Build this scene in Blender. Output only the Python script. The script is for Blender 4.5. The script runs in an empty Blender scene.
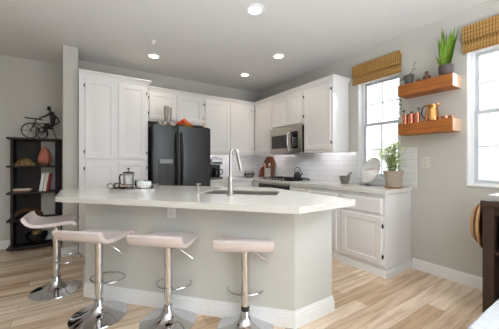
import bpy, bmesh, math, random
from mathutils import Vector, Matrix
random.seed(7)
PI = math.pi
R = math.radians
scn = bpy.context.scene
COL = scn.collection

# ------------------------------------------------------------------ camera
cam_d = bpy.data.cameras.new('camera')
cam_d.sensor_width = 36.0
cam_d.lens = 256.0 / 499.0 * 36.0
cam_d.shift_y = -1.0 / 499.0
cam_d.clip_start = 0.05
cam = bpy.data.objects.new('camera', cam_d)
COL.objects.link(cam)
cam.location = (0, 0, 1.188)
cam.rotation_euler = (R(90), 0, R(-32.9))
scn.camera = cam

# ------------------------------------------------------------------ world, sun, added daylight lamps, exposure
world = bpy.data.worlds.new('sky')
scn.world = world
world.use_nodes = True
bg = world.node_tree.nodes['Background']
bg.inputs['Color'].default_value = (0.86, 0.93, 1.0, 1)
bg.inputs['Strength'].default_value = 4.6
sun_d = bpy.data.lights.new('sun', 'SUN')
sun_d.energy = 2.2
sun_d.angle = R(2)
sun_d.color = (1, 0.97, 0.92)
sun = bpy.data.objects.new('sun', sun_d)
COL.objects.link(sun)
sun.rotation_euler = Vector((0.75, -0.35, -0.75)).to_track_quat('-Z', 'Y').to_euler()


def area(name, loc, aim, sx, sy, power, color):
    d = bpy.data.lights.new(name, 'AREA')
    d.shape = 'RECTANGLE'
    d.size, d.size_y = sx, sy
    d.energy = power
    d.color = color
    o = bpy.data.objects.new(name, d)
    COL.objects.link(o)
    o.location = loc
    o.rotation_euler = Vector(aim).to_track_quat('-Z', 'Z').to_euler()
    return o


fb_ = area('bounce_fill', (-0.2, -1.3, 0.06), (0.1, 0.2, 1.0), 3.6, 2.2, 340, (0.82, 0.915, 1.0))  # added up-aimed fill lamp, stands in for daylight bounced off the floor
fb_.data.spread = R(120)
area('sky_fill_right', (3.9, 1.85, 2.75), (-0.75, 0, -0.75), 1.2, 0.8, 260, (0.90, 0.95, 1.0))  # added lamp outside the window, strengthens the sky's light
area('sky_fill_right', (3.9, 0.5, 2.75), (-0.75, 0, -0.75), 1.2, 0.8, 260, (0.90, 0.95, 1.0))  # same added fill for the other window
scn.view_settings.view_transform = 'Standard'
scn.view_settings.look = 'None'
scn.view_settings.gamma = 1.0
scn.view_settings.use_curve_mapping = False
scn.view_settings.exposure = 0.0


# ------------------------------------------------------------------ materials
def lin(c):
    out = []
    for v in c:
        v = v / 255.0
        out.append(v / 12.92 if v <= 0.04045 else ((v + 0.055) / 1.055) ** 2.4)
    return out


def base_mat(name, rough=0.5, metal=0.0):
    m = bpy.data.materials.new(name)
    m.use_nodes = True
    nt = m.node_tree
    b = nt.nodes['Principled BSDF']
    b.inputs['Roughness'].default_value = rough
    b.inputs['Metallic'].default_value = metal
    return m, nt, b


def M(name, rgb, rough=0.5, metal=0.0, var=0.05, scale=12.0, stretch=(1, 1, 1), bump=0.0, coat=0.0, rgb2=None):
    """noise-varied principled material, colours given as sRGB 0-255"""
    m, nt, b = base_mat(name, rough, metal)
    tc = nt.nodes.new('ShaderNodeTexCoord')
    mp = nt.nodes.new('ShaderNodeMapping')
    mp.inputs['Scale'].default_value = stretch
    nz = nt.nodes.new('ShaderNodeTexNoise')
    nz.inputs['Scale'].default_value = scale
    nz.inputs['Detail'].default_value = 4
    rp = nt.nodes.new('ShaderNodeValToRGB')
    c = lin(rgb)
    if rgb2:
        c2 = lin(rgb2)
    else:
        c2 = [min(1, v * (1 + var)) for v in c]
        c = [v * (1 - var) for v in c]
    rp.color_ramp.elements[0].color = (*c, 1)
    rp.color_ramp.elements[0].position = 0.3
    rp.color_ramp.elements[1].color = (*c2, 1)
    rp.color_ramp.elements[1].position = 0.7
    L = nt.links.new
    L(tc.outputs['Object'], mp.inputs['Vector'])
    L(mp.outputs['Vector'], nz.inputs['Vector'])
    L(nz.outputs['Fac'], rp.inputs['Fac'])
    L(rp.outputs['Color'], b.inputs['Base Color'])
    if coat:
        b.inputs['Coat Weight'].default_value = coat
        b.inputs['Coat Roughness'].default_value = 0.1
    if bump:
        bp = nt.nodes.new('ShaderNodeBump')
        bp.inputs['Strength'].default_value = bump
        bp.inputs['Distance'].default_value = 0.01
        L(nz.outputs['Fac'], bp.inputs['Height'])
        L(bp.outputs['Normal'], b.inputs['Normal'])
    return m


def brick_mat(name, plane, c1, c2, mortar, bw, bh, ms, rough=0.3, bump=0.3, offset=0.5, grain=False, bias=0.0):
    """brick texture laid in the given object plane ('xy', 'xz', 'yz')"""
    m, nt, b = base_mat(name, rough)
    L = nt.links.new
    tc = nt.nodes.new('ShaderNodeTexCoord')
    sp = nt.nodes.new('ShaderNodeSeparateXYZ')
    cb = nt.nodes.new('ShaderNodeCombineXYZ')
    L(tc.outputs['Object'], sp.inputs[0])
    L(sp.outputs['XYZ'.index(plane[0].upper())], cb.inputs[0])
    L(sp.outputs['XYZ'.index(plane[1].upper())], cb.inputs[1])
    br = nt.nodes.new('ShaderNodeTexBrick')
    br.offset = offset
    br.inputs['Color1'].default_value = (*lin(c1), 1)
    br.inputs['Color2'].default_value = (*lin(c2), 1)
    br.inputs['Mortar'].default_value = (*lin(mortar), 1)
    br.inputs['Scale'].default_value = 1.0
    br.inputs['Mortar Size'].default_value = ms
    br.inputs['Mortar Smooth'].default_value = 0.2
    br.inputs['Brick Width'].default_value = bw
    br.inputs['Row Height'].default_value = bh
    br.inputs['Bias'].default_value = bias
    L(cb.outputs[0], br.inputs['Vector'])
    col = br.outputs['Color']
    if grain:
        mp = nt.nodes.new('ShaderNodeMapping')
        mp.inputs['Scale'].default_value = (1.2, 15, 1)
        L(cb.outputs[0], mp.inputs['Vector'])
        nz = nt.nodes.new('ShaderNodeTexNoise')
        nz.inputs['Scale'].default_value = 1.6
        nz.inputs['Detail'].default_value = 6
        nz.inputs['Distortion'].default_value = 0.6
        L(mp.outputs[0], nz.inputs['Vector'])
        rp = nt.nodes.new('ShaderNodeValToRGB')
        rp.color_ramp.elements[0].position = 0.3
        rp.color_ramp.elements[0].color = (0.68, 0.60, 0.50, 1)
        rp.color_ramp.elements[1].position = 0.58
        rp.color_ramp.elements[1].color = (1.05, 1.06, 1.07, 1)
        L(nz.outputs['Fac'], rp.inputs['Fac'])
        mx = nt.nodes.new('ShaderNodeMix')
        mx.data_type = 'RGBA'
        mx.blend_type = 'MULTIPLY'
        mx.inputs['Factor'].default_value = 1.0
        L(col, mx.inputs[6])
        L(rp.outputs['Color'], mx.inputs[7])
        col = mx.outputs[2]
    L(col, b.inputs['Base Color'])
    if bump:
        bp = nt.nodes.new('ShaderNodeBump')
        bp.inputs['Strength'].default_value = bump
        bp.inputs['Distance'].default_value = 0.003
        bp.invert = True
        L(br.outputs['Fac'], bp.inputs['Height'])
        L(bp.outputs['Normal'], b.inputs['Normal'])
    return m


def glass_mat(name, tint=(1, 1, 1), gloss=0.08, rough=0.02):
    m = bpy.data.materials.new(name)
    m.use_nodes = True
    nt = m.node_tree
    nt.nodes.clear()
    L = nt.links.new
    out = nt.nodes.new('ShaderNodeOutputMaterial')
    tr = nt.nodes.new('ShaderNodeBsdfTransparent')
    tr.inputs['Color'].default_value = (*tint, 1)
    gl = nt.nodes.new('ShaderNodeBsdfGlossy')
    gl.inputs['Roughness'].default_value = rough
    fr = nt.nodes.new('ShaderNodeFresnel')
    fr.inputs['IOR'].default_value = 1.45
    ad = nt.nodes.new('ShaderNodeMath')
    ad.operation = 'ADD'
    ad.inputs[1].default_value = gloss
    mx = nt.nodes.new('ShaderNodeMixShader')
    L(fr.outputs[0], ad.inputs[0])
    L(ad.outputs[0], mx.inputs['Fac'])
    L(tr.outputs[0], mx.inputs[1])
    L(gl.outputs[0], mx.inputs[2])
    L(mx.outputs[0], out.inputs['Surface'])
    return m


def emit_mat(name, rgb, strength):
    m, nt, b = base_mat(name, 0.5)
    b.inputs['Base Color'].default_value = (*lin(rgb), 1)
    b.inputs['Emission Color'].default_value = (*lin(rgb), 1)
    b.inputs['Emission Strength'].default_value = strength
    return m


def woven_mat(name, dark, light, horiz=130.0, vert=14.0, vert_axis='Y'):
    """thin horizontal reeds tied by darker upright cords"""
    m, nt, b = base_mat(name, 0.7)
    L = nt.links.new
    tc = nt.nodes.new('ShaderNodeTexCoord')
    mp = nt.nodes.new('ShaderNodeMapping')
    mp.inputs['Scale'].default_value = (1.5, 1.5, horiz)
    L(tc.outputs['Object'], mp.inputs['Vector'])
    nz = nt.nodes.new('ShaderNodeTexNoise')
    nz.inputs['Scale'].default_value = 1.0
    nz.inputs['Detail'].default_value = 3
    L(mp.outputs[0], nz.inputs['Vector'])
    rp = nt.nodes.new('ShaderNodeValToRGB')
    rp.color_ramp.elements[0].position = 0.32
    rp.color_ramp.elements[0].color = (*lin(dark), 1)
    rp.color_ramp.elements[1].position = 0.66
    rp.color_ramp.elements[1].color = (*lin(light), 1)
    L(nz.outputs['Fac'], rp.inputs['Fac'])
    wv = nt.nodes.new('ShaderNodeTexWave')
    wv.bands_direction = vert_axis
    wv.inputs['Scale'].default_value = vert
    L(tc.outputs['Object'], wv.inputs['Vector'])
    r2 = nt.nodes.new('ShaderNodeValToRGB')
    r2.color_ramp.elements[0].position = 0.04
    r2.color_ramp.elements[0].color = (0.30, 0.26, 0.22, 1)
    r2.color_ramp.elements[1].position = 0.22
    r2.color_ramp.elements[1].color = (1, 1, 1, 1)
    L(wv.outputs['Fac'], r2.inputs['Fac'])
    mx = nt.nodes.new('ShaderNodeMix')
    mx.data_type = 'RGBA'
    mx.blend_type = 'MULTIPLY'
    mx.inputs['Factor'].default_value = 1.0
    L(rp.outputs['Color'], mx.inputs[6])
    L(r2.outputs['Color'], mx.inputs[7])
    L(mx.outputs[2], b.inputs['Base Color'])
    bp = nt.nodes.new('ShaderNodeBump')
    bp.inputs['Strength'].default_value = 0.5
    bp.inputs['Distance'].default_value = 0.004
    L(nz.outputs['Fac'], bp.inputs['Height'])
    L(bp.outputs['Normal'], b.inputs['Normal'])
    return m


def leafy(m, rgb, k=0.45):
    """lets daylight glow through thin leaves"""
    nt = m.node_tree
    out = next(n for n in nt.nodes if n.type == 'OUTPUT_MATERIAL')
    b = nt.nodes['Principled BSDF']
    t = nt.nodes.new('ShaderNodeBsdfTranslucent')
    t.inputs['Color'].default_value = (*lin(rgb), 1)
    mx = nt.nodes.new('ShaderNodeMixShader')
    mx.inputs['Fac'].default_value = k
    nt.links.new(b.outputs[0], mx.inputs[1])
    nt.links.new(t.outputs[0], mx.inputs[2])
    nt.links.new(mx.outputs[0], out.inputs['Surface'])
    return m


m_wall = M('wall_paint', (202, 199, 192), 0.85, var=0.015, scale=3, bump=0.02)
m_ceil = M('ceiling_paint', (222, 220, 218), 0.9, var=0.01, scale=2)
m_isle = M('island_paint', (204, 203, 197), 0.8, var=0.015, scale=4)
m_trim = M('trim_paint', (238, 237, 236), 0.45, var=0.01)
m_cab = M('cabinet_paint', (236, 233, 232), 0.42, var=0.012, scale=3)
m_quartz = M('pale_quartz', (224, 222, 217), 0.2, rgb2=(219, 216, 211), scale=40, coat=0.3)
m_tile_y = brick_mat('subway_tile_side', 'yz', (234, 233, 233), (228, 227, 227), (208, 206, 204), 0.152, 0.077, 0.003, 0.18, 0.4)
m_tile_x = brick_mat('subway_tile_rear', 'xz', (234, 233, 233), (228, 227, 227), (208, 206, 204), 0.152, 0.077, 0.003, 0.18, 0.4)
m_floor = brick_mat('oak_plank', 'xy', (240, 222, 200), (196, 164, 130), (156, 124, 94), 1.22, 0.125, 0.0014, 0.33, 0.25, offset=0.37, grain=True)
m_chrome = M('chrome', (212, 212, 214), 0.07, 1.0, var=0.02)
m_steel = M('brushed_steel', (190, 184, 174), 0.3, 1.0, var=0.05, scale=6, stretch=(1, 1, 40))
m_nickel = M('brushed_nickel', (186, 183, 177), 0.28, 1.0, var=0.03)
m_sinksteel = M('sink_steel', (186, 182, 176), 0.32, 1.0, var=0.04)
m_blacksteel = M('black_steel', (70, 71, 72), 0.34, 0.75, var=0.05, scale=3)
m_black = M('black_plastic', (24, 24, 25), 0.35, var=0.1)
m_blackglass = M('black_glass', (16, 16, 18), 0.08, var=0.05)
m_mwglass = M('smoked_glass', (58, 52, 46), 0.15, var=0.1)
m_iron = M('cast_iron', (26, 26, 27), 0.6, var=0.1, scale=40, bump=0.1)
m_hinge = M('dark_hinge', (56, 52, 48), 0.45, 0.6, var=0.1)
m_seat = M('blush_vinyl', (226, 214, 213), 0.33, var=0.015, scale=5, coat=0.2)
m_dkwood = M('espresso_wood', (62, 44, 35), 0.42, scale=3, stretch=(2, 2, 14), var=0.2)
m_bkcase = M('black_brown_wood', (34, 27, 23), 0.65, scale=3, stretch=(12, 2, 2), var=0.18)
m_shelf = M('honey_pine', (186, 112, 46), 0.5, rgb2=(138, 78, 28), scale=3, stretch=(1, 2.2, 14))
m_endgrain = M('pale_end_grain', (226, 190, 158), 0.6, rgb2=(212, 172, 138), scale=18)
m_copper = M('copper', (236, 158, 130), 0.22, 1.0, var=0.08)
m_brass = M('hammered_copper', (206, 148, 92), 0.2, 1.0, var=0.12, scale=60, bump=0.25)
m_terr = M('woven_pot', (176, 164, 148), 0.8, rgb2=(158, 145, 128), scale=60, bump=0.3)
m_greypot = M('grey_clay', (98, 96, 94), 0.7, var=0.12, scale=20)
m_plumpot = M('plum_grey_ceramic', (92, 80, 78), 0.45, var=0.06)
m_soil = M('soil', (60, 46, 36), 0.95, var=0.3, scale=60)
m_leaf = leafy(M('herb_leaf', (206, 214, 160), 0.5, rgb2=(238, 242, 220), scale=20), (226, 236, 170))
m_snake = leafy(M('snake_leaf', (96, 142, 30), 0.42, rgb2=(152, 190, 62), scale=14, stretch=(1, 1, 5)), (150, 190, 50), 0.2)
m_vine = M('vine_leaf', (62, 84, 60), 0.5, rgb2=(92, 116, 84), scale=20)
m_stem = M('plant_stem', (128, 138, 84), 0.6)
m_bamboo = woven_mat('woven_bamboo', (150, 104, 48), (222, 176, 104))
m_marble = M('white_marble', (232, 230, 228), 0.3, rgb2=(212, 208, 205), scale=9, coat=0.2)
m_script = M('faded_pink_ink', (206, 168, 160), 0.6)
m_stone = M('grey_granite', (128, 124, 120), 0.6, rgb2=(104, 100, 97), scale=60, bump=0.15)
m_wood1 = M('chestnut_board', (110, 64, 36), 0.5, scale=4, stretch=(3, 3, 14), var=0.2)
m_wood2 = M('cherry_board', (132, 58, 44), 0.5, scale=4, stretch=(3, 3, 14), var=0.15)
m_wood3 = M('beech', (206, 170, 130), 0.55, scale=6, stretch=(3, 3, 14), var=0.1)
m_straw = M('straw', (222, 182, 136), 0.85, rgb2=(184, 140, 96), scale=90, bump=0.5)
m_wicker = M('wicker', (176, 128, 66), 0.8, rgb2=(128, 86, 40), scale=70, bump=0.5)
m_tomato = M('red_skin', (214, 52, 34), 0.3, var=0.1, scale=6)
m_orange = M('orange_skin', (238, 110, 44), 0.42, var=0.08, scale=50, bump=0.1)
m_cream = M('cream_paper', (228, 222, 206), 0.7, var=0.04)
m_white = M('white_ceramic', (240, 238, 236), 0.25, var=0.01)
m_red = M('red_cloth_cover', (150, 34, 34), 0.6, var=0.06)
m_salt = M('salt_rock', (196, 122, 100), 0.6, rgb2=(160, 84, 66), scale=11, bump=0.6)
m_bronze = M('dark_bronze', (58, 54, 50), 0.45, 0.6, var=0.15, scale=30)
m_gold = M('antique_gold', (176, 144, 92), 0.5, 0.3, rgb2=(112, 84, 48), scale=40, bump=0.3)
m_twig = M('brown_twig', (112, 78, 50), 0.8, rgb2=(70, 46, 30), scale=60, bump=0.5)
m_pewter = M('pewter', (150, 146, 140), 0.35, 0.8, var=0.08)
m_candle = M('beeswax', (214, 180, 112), 0.5, var=0.04)
m_throw = M('white_knit', (214, 216, 222), 0.95, rgb2=(190, 194, 204), scale=90, bump=0.8)
m_brown = M('brown_stoneware', (112, 66, 44), 0.35, var=0.15)
m_glass = glass_mat('window_glass', (0.97, 0.985, 0.98), 0.02)
m_clear = glass_mat('clear_glass', (0.93, 0.95, 0.95), 0.10)
m_cutglass = M('frosted_glass', (226, 228, 230), 0.25, coat=0.5)
m_coffee = M('dark_coffee', (40, 24, 16), 0.2)
m_led = emit_mat('led_strip', (250, 244, 255), 2.0)
m_lens = emit_mat('lit_lens', (255, 246, 226), 9.0)
m_siding = M('white_siding', (214, 217, 222), 0.8, scale=1.5, var=0.02)
m_shutter = M('grey_shutter', (196, 200, 204), 0.7, var=0.04)
m_roof = M('roof_shingle', (148, 146, 146), 0.9, var=0.12, scale=8)
m_plate = M('almond_plastic', (214, 210, 202), 0.4, var=0.01)
m_isplate = M('white_plastic', (236, 233, 230), 0.4, var=0.01)
m_ground = M('concrete_walk', (196, 192, 186), 0.9, var=0.05)
m_crock = M('satin_crock', (214, 210, 200), 0.35, 0.3, var=0.05)
m_fluteglass = M('smoky_grey_glaze', (158, 152, 144), 0.3, 0.2, var=0.08)
m_shell = M('seashell', (212, 202, 182), 0.5, rgb2=(186, 170, 146), scale=30)
m_greyplastic = M('grey_plastic', (142, 144, 146), 0.4, var=0.05)
m_display = M('silver_trim', (168, 168, 170), 0.25, 0.9, var=0.03)


# ------------------------------------------------------------------ mesh helpers
def quad(bm, a, b, c, d):
    vs = [bm.verts.new(p) for p in (a, b, c, d)]
    return bm.faces.new(vs)


def box(bm, x0, x1, y0, y1, z0, z1):
    v = [bm.verts.new(p) for p in ((x0, y0, z0), (x1, y0, z0), (x1, y1, z0), (x0, y1, z0),
                                   (x0, y0, z1), (x1, y0, z1), (x1, y1, z1), (x0, y1, z1))]
    for f in ((0, 3, 2, 1), (4, 5, 6, 7), (0, 1, 5, 4), (1, 2, 6, 5), (2, 3, 7, 6), (3, 0, 4, 7)):
        bm.faces.new([v[i] for i in f])
    return v


def loft(bm, rings, cap=True, closed=True):
    rv = [[bm.verts.new(p) for p in r] for r in rings]
    n = len(rv[0])
    for a, b in zip(rv, rv[1:]):
        for i in range(n if closed else n - 1):
            j = (i + 1) % n
            bm.faces.new((a[i], a[j], b[j], b[i]))
    if cap and closed:
        bm.faces.new(list(reversed(rv[0])))
        bm.faces.new(rv[-1])
    return rv


def prism(bm, pts, z0, z1):
    loft(bm, [[(x, y, z0) for x, y in pts], [(x, y, z1) for x, y in pts]])


def lathe(bm, prof, seg=24, mat=None, cap=True):
    """prof: list of (r, z); mat places the axis"""
    rings = []
    for r, z in prof:
        ring = [Vector((max(r, 1e-4) * math.cos(2 * PI * i / seg), max(r, 1e-4) * math.sin(2 * PI * i / seg), z)) for i in range(seg)]
        if mat:
            ring = [mat @ p for p in ring]
        rings.append(ring)
    loft(bm, rings, cap)


def tube(bm, pts, r, seg=8, closed=False, cap=True):
    pts = [Vector(p) for p in pts]
    n = len(pts)
    rad = r if isinstance(r, (list, tuple)) else [r] * n
    rings = []
    up = None
    for i, p in enumerate(pts):
        if closed:
            t = pts[(i + 1) % n] - pts[i - 1]
        else:
            t = pts[min(i + 1, n - 1)] - pts[max(i - 1, 0)]
        t.normalize()
        if up is None:
            up = Vector((0, 0, 1)) if abs(t.z) < 0.9 else Vector((1, 0, 0))
        s = t.cross(up)
        if s.length < 1e-5:
            s = t.orthogonal()
        s.normalize()
        up = s.cross(t).normalized()
        rings.append([p + (s * math.cos(2 * PI * k / seg) + up * math.sin(2 * PI * k / seg)) * rad[i] for k in range(seg)])
    if closed:
        rv = [[bm.verts.new(p) for p in q] for q in rings]
        for a in range(n):
            b = (a + 1) % n
            for i in range(seg):
                j = (i + 1) % seg
                bm.faces.new((rv[a][i], rv[a][j], rv[b][j], rv[b][i]))
    else:
        loft(bm, rings, cap)


def ball(bm, c, rx, ry=None, rz=None, seg=14, rings=9):
    ry = rx if ry is None else ry
    rz = rx if rz is None else rz
    r = bmesh.ops.create_uvsphere(bm, u_segments=seg, v_segments=rings, radius=1.0)
    for v in r['verts']:
        v.co = Vector((v.co.x * rx + c[0], v.co.y * ry + c[1], v.co.z * rz + c[2]))


def mesh_obj(name, bm, mat, parent=None, smooth=True, angle=35, bevel=0.0, loc=None, rotz=None):
    bmesh.ops.recalc_face_normals(bm, faces=bm.faces[:])
    me = bpy.data.meshes.new(name)
    bm.to_mesh(me)
    bm.free()
    if smooth:
        for p in me.polygons:
            p.use_smooth = True
        try:
            me.set_sharp_from_angle(angle=R(angle))
        except Exception:
            pass
    mats = mat if isinstance(mat, (list, tuple)) else [mat]
    for q in mats:
        me.materials.append(q)
    o = bpy.data.objects.new(name, me)
    COL.objects.link(o)
    if parent:
        o.parent = parent
    if loc:
        o.location = loc
    if rotz is not None:
        o.rotation_euler = (0, 0, rotz)
    if bevel:
        b = o.modifiers.new('bevel', 'BEVEL')
        b.width = bevel
        b.segments = 2
        b.limit_method = 'ANGLE'
    return o


def tag(o, label, cat, group=None):
    o['label'] = label
    o['category'] = cat
    if group:
        o['group'] = group
    return o


def thing(name, label, cat, loc=(0, 0, 0), rotz=0.0, group=None):
    o = bpy.data.objects.new(name, None)
    o.empty_display_size = 0.1
    COL.objects.link(o)
    o.location = loc
    o.rotation_euler = (0, 0, rotz)
    return tag(o, label, cat, group)


def struct(name, bm, mat, label, cat, parent=None, bevel=0.0, smooth=False):
    o = mesh_obj(name, bm, mat, parent, smooth=smooth, bevel=bevel)
    o['kind'] = 'structure'
    if parent is None:
        o['label'] = label
        o['category'] = cat
    return o


def part(name, fn, mat, parent, **kw):
    bm = bmesh.new()
    fn(bm)
    return mesh_obj(name, bm, mat, parent, **kw)


def dup(root, loc, rotz=None, label=None, group=None):
    r = root.copy()
    COL.objects.link(r)
    r.location = loc
    if rotz is not None:
        r.rotation_euler = (0, 0, rotz)
    if label:
        r['label'] = label
    if group:
        r['group'] = group
    for ch in list(root.children):
        c = ch.copy()
        COL.objects.link(c)
        c.parent = r
        for g in list(ch.children):
            d = g.copy()
            COL.objects.link(d)
            d.parent = c
    return r


# ------------------------------------------------------------------ setting: shell
XR, YB, YH, ZC = 3.145, 4.5, 4.85, 2.70
XL, YF = -4.0, -3.0
W1 = (1.575, 2.13, 0.985, 2.31)      # window opening y0,y1,z0,z1
W2 = (0.12, 0.948, 0.965, 2.31)

bm = bmesh.new()
box(bm, XL - 0.15, XR + 0.16, YF - 0.15, YH + 0.15, -0.1, 0.0)
struct('floor', bm, m_floor, 'light oak plank floor running across the whole room', 'floor')
bm = bmesh.new()
box(bm, XL - 0.15, XR + 0.16, YF - 0.15, YH + 0.15, ZC, ZC + 0.12)
struct('ceiling', bm, m_ceil, 'flat pale grey painted ceiling with recessed lights', 'ceiling')

bm = bmesh.new()
T = 0.15
x0, x1 = XR, XR + T
ys = [YF, W2[0], W2[1], W1[0], W1[1], YH]
box(bm, x0, x1, ys[0], ys[1], 0, ZC)
box(bm, x0, x1, ys[2], ys[3], 0, ZC)
box(bm, x0, x1, ys[4], ys[5], 0, ZC)
for w in (W1, W2):
    box(bm, x0, x1, w[0], w[1], 0, w[2])
    box(bm, x0, x1, w[0], w[1], w[3], ZC)
struct('wall_right', bm, m_wall, 'greige right wall holding the two windows and floating shelves', 'wall')
bm = bmesh.new()
box(bm, -0.065, XR, YB, YB + 0.12, 0, ZC)
struct('wall_back', bm, m_wall, 'greige back wall behind the fridge and upper cabinets', 'wall')
bm = bmesh.new()
box(bm, -0.225, -0.065, 4.03, YH, 0, ZC)
struct('wall_partition', bm, m_wall, 'pale end of the partition wall between pantry cabinet and bookcase', 'wall')
bm = bmesh.new()
box(bm, XL, -0.225, YH, YH + 0.12, 0, ZC)
struct('wall_hall', bm, m_wall, 'greige wall behind the dark bookcase at far left', 'wall')
bm = bmesh.new()
box(bm, XL - 0.12, XL, YF, YH, 0, ZC)
struct('wall_left', bm, m_wall, 'plain left wall of the room out of the photo', 'wall')
bm = bmesh.new()
box(bm, XL, 0.5, YF - 0.12, YF, 0, ZC)
box(bm, 2.95, XR, YF - 0.12, YF, 0, ZC)
box(bm, 0.5, 2.95, YF - 0.12, YF, 2.4, ZC)
struct('wall_front', bm, m_wall, 'wall behind the camera with a wide opening shaped to let sky light in', 'wall')  # unseen opening put in and sized for the sky light it admits


def baseprofile(bm, a, b, n, h=0.115, t=0.016):
    """moulded skirting along a->b standing off the wall along n"""
    a, b, n = Vector(a), Vector(b), Vector(n)
    prof = [(0, 0), (t, 0), (t, h * 0.62), (t * 0.62, h * 0.68), (t * 0.75, h * 0.80), (t * 0.45, h * 0.93), (t * 0.35, h), (0, h)]
    ra = [(*(a + n * p[0]), p[1]) for p in prof]
    rb = [(*(b + n * p[0]), p[1]) for p in prof]
    loft(bm, [ra, rb])


def skirting(name, runs, label, h=0.115):
    bm = bmesh.new()
    for a, b, n in runs:
        baseprofile(bm, a, b, n, h)
    return struct(name, bm, m_trim, label, 'baseboard')


skirting('baseboard_right', [((XR, 1.44), (XR, YF), (-1, 0))], 'white moulded baseboard along the right wall under the windows')
skirting('baseboard_hall', [((-0.225, YH), (XL, YH), (0, -1))], 'white baseboard along the wall behind the bookcase')
skirting('baseboard_partition', [((-0.241, 4.03), (-0.065, 4.03), (0, -1)), ((-0.225, 4.03), (-0.225, YH), (-1, 0))],
         'white baseboard wrapping the partition wall end')

# tile splashbacks
bm = bmesh.new()
box(bm, XR - 0.008, XR, 2.13, YB, 0.915, 1.352)
box(bm, XR - 0.008, XR, 1.394, W1[0], 0.915, 1.372)
box(bm, XR - 0.008, XR, W1[0], W1[1], 0.915, W1[2])
struct('trim_1', bm, m_tile_y, 'white subway tile splashback on the right wall around the window', 'tiles')
bm = bmesh.new()
box(bm, 1.70, XR - 0.008, YB - 0.008, YB, 0.915, 1.352)
struct('trim_2', bm, m_tile_x, 'white subway tile splashback on the back wall beside the fridge', 'tiles')


# windows
def window(name, w, label, muntin_y=True):
    y0, y1, z0, z1 = w
    root = bpy.data.objects.new(name, None)
    COL.objects.link(root)
    root.location = (XR, (y0 + y1) / 2, z0)
    root['kind'] = 'structure'
    tag(root, label, 'window')
    hw = (y1 - y0) / 2
    H = z1 - z0
    xa, xb = 0.075, 0.135
    zm = 0.72

    def frame(bm):
        f = 0.035
        box(bm, xa, xb, -hw, -hw + f, 0.0, H)
        box(bm, xa, xb, hw - f, hw, 0.0, H)
        box(bm, xa, xb, -hw + f, hw - f, 0.0, f)
        box(bm, xa, xb, -hw + f, hw - f, H - f, H)
    o = part('window_frame', frame, m_trim, root)
    o['kind'] = 'structure'

    def sill(bm):
        box(bm, -0.012, xa, -hw, hw, 0.0, 0.022)
    o = part('window_sill', sill, m_trim, root, bevel=0.004)
    o['kind'] = 'structure'

    def jamb(bm):
        box(bm, 0.0, xa, hw - 0.008, hw, 0.022, H)
        box(bm, 0.0, xa, -hw, -hw + 0.008, 0.022, H)
    o = part('jamb_liner', jamb, m_trim, root)
    o['kind'] = 'structure'

    def sash(bm, za, zb, xo):
        f = 0.032
        a, b = -hw + 0.035, hw - 0.035
        box(bm, xo, xo + 0.025, a, a + f, za, zb)
        box(bm, xo, xo + 0.025, b - f, b, za, zb)
        box(bm, xo, xo + 0.025, a + f, b - f, za, za + f)
        box(bm, xo, xo + 0.025, a + f, b - f, zb - f, zb)
        g = 0.007
        if muntin_y:
            box(bm, xo + 0.008, xo + 0.018, -g, g, za + f, zb - f)
        zc = (za + zb) / 2
        box(bm, xo + 0.008, xo + 0.018, a + f, b - f, zc - g, zc + g)
    for za, zb, xo in ((0.036, zm + 0.02, 0.078), (zm - 0.015, H - 0.036, 0.106)):
        s = part('sash', lambda bm: sash(bm, za, zb, xo), M('vinyl_sash', (200, 205, 210), 0.4), root)
        s['kind'] = 'structure'
        p = part('pane', lambda bm: box(bm, xo + 0.011, xo + 0.015, -hw + 0.06, hw - 0.06, za + 0.02, zb - 0.02), m_glass, s)
        p['kind'] = 'structure'

    def latch(bm):
        box(bm, 0.055, 0.0775, -0.03, 0.03, zm + 0.002, zm + 0.014)
        box(bm, 0.06, 0.0775, -0.008, 0.03, zm + 0.014, zm + 0.024)
    part('latch', latch, m_trim, root)['kind'] = 'structure'
    return root


window('window_1', W1, 'white sash window above the counter with a potted herb in front')
window('window_2', W2, 'white sash window at the right edge above the dark sideboard', muntin_y=False)

# ------------------------------------------------------------------ outside
nb = thing('neighbor_house', 'white neighbouring house seen through the kitchen windows', 'house', (7.2, 2.2, -0.3))
part('wall', lambda bm: box(bm, 0, 6, -9, 9, 0, 6.2), m_siding, nb)
part('roof', lambda bm: loft(bm, [[(-0.6, -9.6, 6.2), (6.6, -9.6, 6.2), (3, -9.6, 8.4)], [(-0.6, 9.6, 6.2), (6.6, 9.6, 6.2), (3, 9.6, 8.4)]]), m_roof, nb)


def nwin(yc, zc, w, h):
    f = part('window', lambda bm: box(bm, -0.06, 0.02, yc - w / 2, yc + w / 2, zc - h / 2, zc + h / 2), m_trim, nb)
    part('pane', lambda bm: box(bm, -0.07, -0.058, yc - w / 2 + 0.06, yc + w / 2 - 0.06, zc - h / 2 + 0.06, zc + h / 2 - 0.06), m_shutter, f)


nwin(2.35, 3.35, 0.7, 1.6)
nwin(0.0, 1.9, 1.2, 0.9)
nwin(-2.6, 3.3, 1.0, 1.4)
nwin(-6.0, 3.3, 1.0, 1.4)
bm = bmesh.new()
box(bm, XR + 0.16, 14, -12, 14, -0.45, -0.3)
struct('ground', bm, m_ground, 'pale concrete strip outside the windows', 'ground')


# ------------------------------------------------------------------ cabinets
def door_panel(bm, x0, x1, z0, z1, t=0.02, rail=0.055):
    def ring(i, y):
        return [(x0 + i, y, z0 + i), (x1 - i, y, z0 + i), (x1 - i, y, z1 - i), (x0 + i, y, z1 - i)]
    rings = [ring(0, 0), ring(0, -t + 0.003), ring(0.004, -t), ring(rail, -t), ring(rail + 0.008, -t + 0.006), ring(rail + 0.018, -t + 0.006),
             ring(rail + 0.04, -t + 0.001)]
    loft(bm, rings)


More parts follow.
